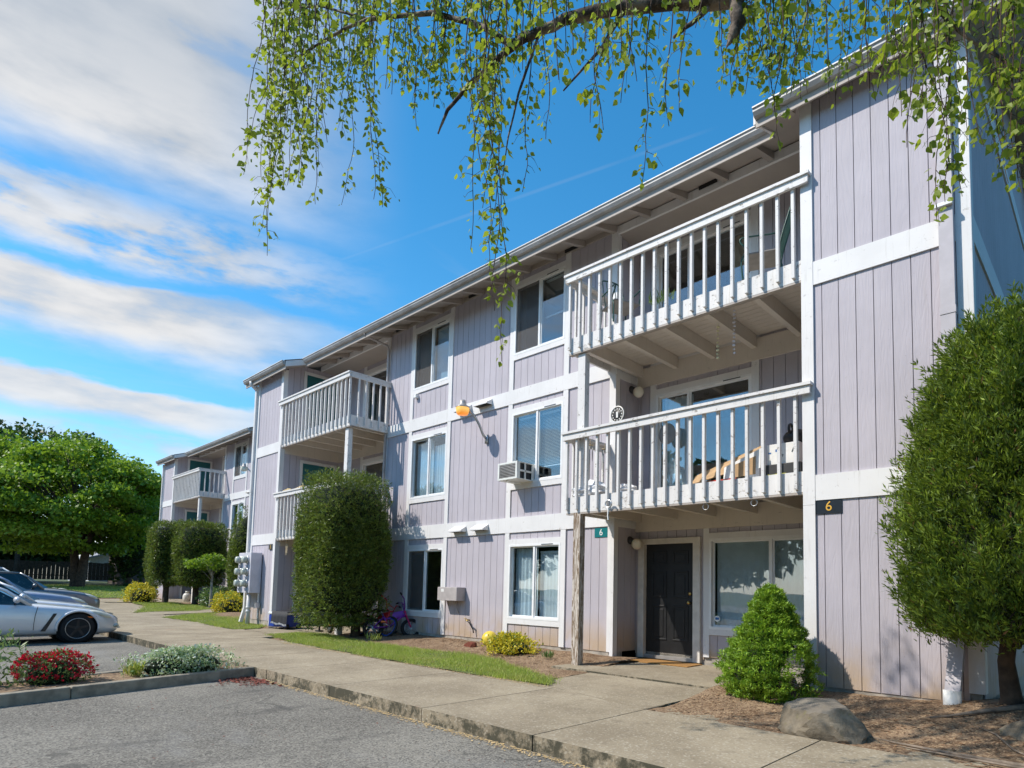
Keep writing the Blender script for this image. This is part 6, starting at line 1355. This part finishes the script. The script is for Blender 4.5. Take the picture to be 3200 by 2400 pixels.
# ------------------------------------------------------------------ cars
def bake(o, keep_mat):
    dg = bpy.context.evaluated_depsgraph_get(); me = bpy.data.meshes.new_from_object(o.evaluated_get(dg)); return me
def car(loc, rz, label, st, gh, wheels, R0, paint_, sports=False, van=False):
    """st: stations (s from nose, half width, sill z, shoulder z, top z); gh: greenhouse dict"""
    L = st[-1][0]; r = thing('parked_car', loc, label, 'car', 'cars parked nose-in to the sidewalk', rz)
    Y0 = lambda s: -s                                  # nose at y = 0, tail at -L
    m = MB(); ring = 17
    for s, w, zs, zb, zt in st:
        h = [(0, zs), (w*.80, zs), (w-.03, zs+.05), (w, zs+(zb-zs)*.40), (w-.005, zs+(zb-zs)*.72), (w-.035, zb-.03), (w-.11, zb+.012), (w*.52, zt-.008), (0, zt)]
        full = h+[(-x, z) for x, z in h[-2:0:-1]]
        m.v += [(x, Y0(s), z) for x, z in full]
    n = len(h)*2-2; k = len(st)
    m.f += [(i*n+j, i*n+(j+1) % n, (i+1)*n+(j+1) % n, (i+1)*n+j) for i in range(k-1) for j in range(n)]+[tuple(range(n)), tuple((k-1)*n+j for j in range(n))]
    tmp = bpy.data.objects.new('tmp_body', m.mesh('tmp_body', paint_, True)); COL.objects.link(tmp)
    su = tmp.modifiers.new('s', 'SUBSURF'); su.levels = su.render_levels = 2
    c = MB()
    for s in wheels: c.lathe([(R0+.055, -1.2), (R0+.055, 1.2)], (0, Y0(s), R0), 36, 0)
    co = bpy.data.objects.new('tmp_cut', c.mesh('tmp_cut', 'black_plastic')); COL.objects.link(co)
    bo = tmp.modifiers.new('b', 'BOOLEAN'); bo.operation = 'DIFFERENCE'; bo.object = co; bo.solver = 'EXACT'
    bpy.context.view_layer.update(); me = bake(tmp, paint_); me.name = 'body'
    bpy.data.objects.remove(tmp); bpy.data.objects.remove(co)
    me.materials.clear(); me.materials.append(MT[paint_])
    try: me.set_sharp_from_angle(angle=rad(38))
    except Exception: pass
    body = lput(bpy.data.objects.new('body', me), r)
    wn_ = lambda s: np.interp(s, [q[0] for q in st], [q[1] for q in st])
    zb_ = lambda s: np.interp(s, [q[0] for q in st], [q[3] for q in st]); zt_ = lambda s: np.interp(s, [q[0] for q in st], [q[4] for q in st])
    # wheel wells and wheels
    for s in wheels:
        w = wn_(s)
        MB().lathe([(R0+.052, -w+.10), (R0+.052, w-.10)], (0, Y0(s), R0), 28, 0).build('wheel_well', 'black_plastic', r, True, local=True)
        for sd in (-1, 1):
            x = sd*(w-.115)
            wh = MB().lathe([(R0*.66, -.105), (R0*.93, -.11), (R0, -.08), (R0, .08), (R0*.93, .11), (R0*.66, .105)], (x, Y0(s), R0), 32, 0).build('wheel', 'black_rubber', r, True, local=True)
            MB().lathe([(.001, sd*.05), (R0*.62, sd*.05), (R0*.645, sd*.095), (R0*.70, sd*.109), (R0*.70, sd*.06)], (x, Y0(s), R0), 32, 0).build('rim', 'alloy_dark' if sports else 'rim_edge', wh, True, local=True)
            mm = MB().torus((x+sd*.108, Y0(s), R0), R0*.69, .008, 'x', 32, 6); mm.build('rim_edge', 'rim_edge', wh, True, local=True)
            mm = MB()
            for q in range(5):
                a = q*2*math.pi/5+.3; u_ = Vector((0, math.cos(a), math.sin(a))); v_ = Vector((0, -math.sin(a), math.cos(a))); b0 = Vector((x+sd*.085, Y0(s), R0))
                mm.add([b0+v_*.045, b0-v_*.045, b0+u_*R0*.64-v_*.028+Vector((sd*.015, 0, 0)), b0+u_*R0*.64+v_*.028+Vector((sd*.015, 0, 0)), b0+v_*.03+Vector((sd*.02, 0, 0)), b0-v_*.03+Vector((sd*.02, 0, 0)), b0+u_*R0*.63-v_*.018+Vector((sd*.025, 0, 0)), b0+u_*R0*.63+v_*.018+Vector((sd*.025, 0, 0))], [(0, 1, 2, 3), (4, 7, 6, 5), (0, 3, 7, 4), (1, 5, 6, 2), (3, 2, 6, 7)])
            mm.lathe([(.05, .08*sd), (.05, .11*sd), (.001, .115*sd)], (x, Y0(s), R0), 14, 0); mm.build('spokes', 'alloy_dark' if sports else 'galvanised', wh, local=True)
            # arch lip
            lip = []
            for q in range(19):
                a = rad(-8+196*q/18); sy = Y0(s)+(R0+.062)*math.cos(a); lip.append((sd*(wn_(s)-.012+(.012 if sports else 0)), sy, max(R0+(R0+.062)*math.sin(a), .16)))
            MB().tube(lip, .026 if sports else .014, 6).build('arch_lip', paint_, r, True, local=True)
    # greenhouse: glass body, roof skin, pillars
    f0, f1, r1, r0, wb, wr, zr = gh['f0'], gh['f1'], gh['r1'], gh['r0'], gh['wb'], gh['wr'], gh['zr']
    lo = [(wb, Y0(f0+.18), zb_(f0)+.0), (wb*.55, Y0(f0), zt_(f0)-.01), (-wb*.55, Y0(f0), zt_(f0)-.01), (-wb, Y0(f0+.18), zb_(f0)), (-wb, Y0(r0-.1), zb_(r0)), (-wb*.55, Y0(r0), zt_(r0)-.01), (wb*.55, Y0(r0), zt_(r0)-.01), (wb, Y0(r0-.1), zb_(r0))]
    hi = [(wr, Y0(f1+.06), zr-.05), (wr*.6, Y0(f1), zr-.03), (-wr*.6, Y0(f1), zr-.03), (-wr, Y0(f1+.06), zr-.05), (-wr, Y0(r1-.05), zr-.05), (-wr*.6, Y0(r1), zr-.03), (wr*.6, Y0(r1), zr-.03), (wr, Y0(r1-.05), zr-.05)]
    m = MB(); m.add(lo+hi, [(i, (i+1) % 8, 8+(i+1) % 8, 8+i) for i in range(8)]); m.build('windows', 'car_glass', r, local=True)
    m = MB(); mid = (f1+r1)/2
    rows = []
    for s, k_ in ((f1-.02, 0.), (f1+.18, .7), (mid, 1.), (r1-.2, .7), (r1+.02, 0.)):
        rows.append([(x, Y0(s), zr-.055+.055*k_*(1-(abs(x)/wr)**2.5)+(.02 if abs(x) < wr*.7 else 0)) for x in (-wr-.012, -wr*.6, 0, wr*.6, wr+.012)])
    m.add([p for rw in rows for p in rw], [(i*5+j, i*5+j+1, (i+1)*5+j+1, (i+1)*5+j) for i in range(4) for j in range(4)]); o = m.build('roof', paint_, r, True, local=True)
    so_ = o.modifiers.new('t', 'SOLIDIFY'); so_.thickness = .03
    for sd in (-1, 1):
        pa = [(sd*wb, Y0(f0+.16), zb_(f0)), (sd*(wb*.35+wr*.65+.03), Y0(f0*.4+f1*.6+.06), zb_(f0)*.4+zr*.6+.01), (sd*wr, Y0(f1+.05), zr-.045)]
        MB().tube(pa, [.038, .032, .03], 7).build('pillar', paint_, r, True, local=True)
        rf_ = [(sd*wr, Y0(f1+.05), zr-.045), (sd*(wr+.012), Y0(mid), zr-.03), (sd*wr, Y0(r1-.05), zr-.045)]; MB().tube(rf_, .028, 7).build('roof_rail', paint_, r, True, local=True)
        MB().tube([(sd*wr, Y0(r1-.05), zr-.045), (sd*wb, Y0(r0-.12), zb_(r0))], [.04, .06], 7).build('pillar', paint_, r, True, local=True)
        MB().tube([(sd*(wr+.0), Y0(mid+.1), zr-.05), (sd*(wb+.0), Y0(mid+.15), zb_(mid)+.0)], .03, 6).build('pillar', 'black_plastic', r, True, local=True)
        # mirror
        my = f0+.42; q = MB().ball((sd*(wb+.20), Y0(my), zb_(my)+.115), .1, 14, 9, (1.15, .62, .72)); q.build('mirror', paint_, r, True, local=True)
        MB().tube([(sd*(wb-.02), Y0(my), zb_(my)+.03), (sd*(wb+.16), Y0(my), zb_(my)+.075)], .022, 6).build('mirror_foot', 'black_plastic', r, True, local=True)
        # door seams
        for s0_ in gh['seams']:
            zz0, zz1 = np.interp(s0_, [q[0] for q in st], [q[2] for q in st])+.14, zb_(s0_)-.02; w = wn_(s0_)
            MB().tube([(sd*(w-.018), Y0(s0_+.0), zz0), (sd*(w+.002), Y0(s0_), zz0+.14), (sd*(w+.001), Y0(s0_-.01), (zz0+zz1)/2+.05), (sd*(w-.026), Y0(s0_-.05), zz1)], .006, 5).build('door_seam', 'black_plastic', r, local=True)
        # lamps
        hl = gh['lamp']; w = wn_(hl[0]); q = MB().ball((sd*(w-hl[2]), Y0(hl[0]), hl[1]), 1., 16, 10, (.12, .22, .065)); q.v = [(x, y, z+(-(y-Y0(hl[0])))*.34) for x, y, z in q.v]; q.build('headlight', 'headlamp', r, True, local=True)
        ml = gh.get('marker')
        if ml: w = wn_(ml[0]); MB().box(*sorted((sd*(w-.03), sd*(w+.006))), Y0(ml[0]+.10), Y0(ml[0]-.10), ml[1]-.018, ml[1]+.018).build('side_marker', 'amber_lens', r, bevel=.006, local=True)
        if sports:
            w = wn_(1.28); vz = MB(); vz.add([(sd*(w+.004), Y0(1.24), .66), (sd*(w+.004), Y0(1.30), .66), (sd*(w+.004), Y0(1.50), .28), (sd*(w+.004), Y0(1.42), .28), (sd*(w-.02), Y0(1.24), .66), (sd*(w-.02), Y0(1.30), .66), (sd*(w-.02), Y0(1.50), .28), (sd*(w-.02), Y0(1.42), .28)], [(0, 1, 2, 3), (7, 6, 5, 4), (0, 4, 5, 1), (1, 5, 6, 2), (2, 6, 7, 3), (3, 7, 4, 0)]); vz.build('fender_vent', 'black_plastic', r, local=True)
            MB().ball((sd*.60, Y0(.12), .36), 1., 14, 8, (.14, .10, .055)).build('fog_lamp', 'meter_glass', r, True, local=True)
        for s_ in (1,):
            MB().box(sd*.2-.14, sd*.2+.2, Y0(f0+.10), Y0(f0+.02), zt_(f0)+.002, zt_(f0)+.016).build('wiper', 'black_plastic', r, local=True)
    MB().box(-.42, .42, Y0(.06), Y0(-.005), st[0][2]+.02, st[0][2]+.11).build('grille', 'black_plastic', r, bevel=.02, local=True)
    MB().box(-.26, .26, Y0(.03), Y0(-.02), st[0][3]-.06, st[0][3]+.05).build('number_plate_holder', 'galvanised', r, bevel=.005, local=True)
    for sd in (-1, 1): MB().box(sd*.5-.16, sd*.5+.16, -L-.01, -L+.05, st[-1][3]-.12, st[-1][3]).build('tail_lamp', 'red_lens', r, bevel=.02, local=True)
    return r
SPORT = [(0, .46, .30, .47, .50), (.05, .64, .20, .55, .58), (.22, .79, .17, .62, .665), (.45, .855, .17, .68, .735), (.85, .885, .17, .765, .80), (1.25, .885, .17, .80, .85), (1.62, .875, .17, .835, .90), (2.3, .87, .17, .86, .92), (3.0, .875, .18, .89, .94), (3.55, .885, .19, .92, .98), (4.1, .84, .22, .93, .99), (4.36, .74, .30, .90, .94), (4.43, .60, .38, .80, .83)]
SEDAN = [(0, .50, .32, .56, .60), (.06, .70, .22, .64, .70), (.25, .82, .20, .74, .80), (.6, .88, .20, .84, .90), (1.1, .90, .20, .90, .97), (1.5, .90, .20, .94, 1.02), (2.3, .90, .20, .96, 1.04), (3.2, .90, .20, .98, 1.06), (3.9, .89, .22, 1.0, 1.08), (4.45, .82, .26, 1.0, 1.07), (4.66, .72, .36, .92, .97), (4.72, .58, .44, .84, .88)]
gs = dict(f0=1.52, f1=2.38, r1=3.05, r0=3.98, wb=.77, wr=.55, zr=1.34, seams=(1.62, 2.75), lamp=(.42, .63, .12), marker=(.62, .57))
gd = dict(f0=1.45, f1=2.15, r1=3.25, r0=4.15, wb=.80, wr=.60, zr=1.46, seams=(1.55, 2.6), lamp=(.34, .72, .14))
gv = dict(f0=1.25, f1=2.05, r1=3.9, r0=4.6, wb=.82, wr=.66, zr=1.62, seams=(1.45, 2.5), lamp=(.30, .80, .14))
CX0 = -17.36-.80
car((CX0, -5.14, lotz(CX0)), 0, 'silver sports coupe with black wheels, nearest of the parked row', SPORT, gs, (.85, 3.55), .325, 'paint_silver', True)
car((CX0-2.75, -4.80, lotz(CX0-2.75)), 0, 'pale silver coupe right behind the nearest silver one', SPORT, dict(gs, f0=1.45, f1=2.25), (.85, 3.55), .325, 'paint_silver_b')
car((CX0-5.6, -4.70, lotz(CX0-5.6)), 0, 'blue-grey sedan third in the parked row', SEDAN, gd, (.9, 3.65), .33, 'paint_bluegrey')
car((CX0-8.4, -3.85, lotz(CX0-8.4)), 0, 'dark graphite sedan fourth in the parked row', SEDAN, dict(gd, zr=1.50), (.9, 3.65), .33, 'paint_graphite')
car((CX0-11.3, -4.1, lotz(CX0-11.3)), 0, 'white minivan at the far end of the parked row', SEDAN, gv, (.9, 3.65), .34, 'paint_white')

# ------------------------------------------------------------------ far things
r = thing('propane_tank', (-34.2, 1.3, .17), 'white propane tank under the far balcony', 'gas tank')
MB().lathe([(.11, 0), (.12, .03), (.17, .07), (.19, .14), (.19, .32), (.15, .40), (.06, .44)], (-34.2, 1.3, .17), 20).build('bottle', 'tank_white', r, True); MB().lathe([(.09, .44), (.09, .53)], (-34.2, 1.3, .17), 16).build('collar', 'tank_white', r, True)
# plank fence behind the cars
fr = thing('wooden_fence', (-78, -6, 1.0), 'dark brown plank fence across the end of the lot', 'fence')
fm = cmesh('fence_wood')
for i in range(150):
    y = -34+i*.33; h = 1.85+U(-.05, .05); o = cube('plank', fr, 'fence_wood', -78.02, -77.98, y+.004+.006*random.random(), y+.318+.006*random.random(), rise(-78)-.05, rise(-78)-.1+h)
for z in (.35, 1.45): cube('rail', fr, 'fence_wood', -78.10, -78.021, -34, 15.5, rise(-78)+z, rise(-78)+z+.09)
# grey house beyond the fence
h = thing('house', (-95, 12.5, 1.1), 'small pale grey house with a low gable beyond the fence', 'house')
cube('wall', h, 'house_siding', -102, -90, 7.6, 17.4, .9, 3.75)
m = MB(); m.prism([(7.6, 3.75), (17.4, 3.75), (12.5, 5.2)], 0, -102, -90.02); m.build('gable', 'house_siding', h)
m = MB(); m.prism([(7.0, 3.55), (12.5, 5.2), (18, 3.55), (18, 3.75), (12.5, 5.42), (7.0, 3.75)], 0, -102.5, -89.5); m.build('roof', 'house_roof', h)
for y in (8.3, 12.2, 15.0): w = cube('window', h, 'trim_paint', -89.99, -89.93, y, y+1.1, 1.6, 3.0); cube('pane', w, 'dark_metal', -89.93, -89.91, y+.12, y+.98, 1.72, 2.88)
# brown apartment block in the shade of the trees
d = thing('brown_building', (-72, 14, .8), 'brown apartment block in the shade behind the far block', 'apartment building')
cube('wall', d, 'brown_siding', -80, -66, 7.4, 22, .5, 10.2)
m = MB(); m.prism([(6.8, 10.2), (22.6, 10.2), (14.7, 12.6)], 0, -80.6, -65.4); m.build('roof', 'shingle', d)
for z in (1.6, 4.4, 7.2):
    for y in (8.6, 12.4, 16.): w = cube('window', d, 'house_siding', -65.99, -65.95, y, y+1.5, z, z+1.4); cube('pane', w, 'dark_void', -65.95, -65.93, y+.1, y+1.4, z+.1, z+1.3)
for z in (3.8, 6.6):
    bb = cube('balcony', d, 'brown_siding', -66, -64.4, 7.0, 10.2, z-.25, z); cube('rail_cap', bb, 'trim_paint', -64.5, -64.36, 7.0, 10.2, z+1.0, z+1.08); cube('rail_cap', bb, 'trim_paint', -66, -64.36, 6.96, 7.04, z+1.09, z+1.15)
    for k in range(16): cube('baluster', bb, 'trim_paint', -64.46, -64.40, 7.05+k*.2, 7.10+k*.2, z, z+1.0)
    for k in range(8): cube('baluster', bb, 'trim_paint', -65.95+k*.2, -65.89+k*.2, 6.97, 7.03, z, z+1.0)
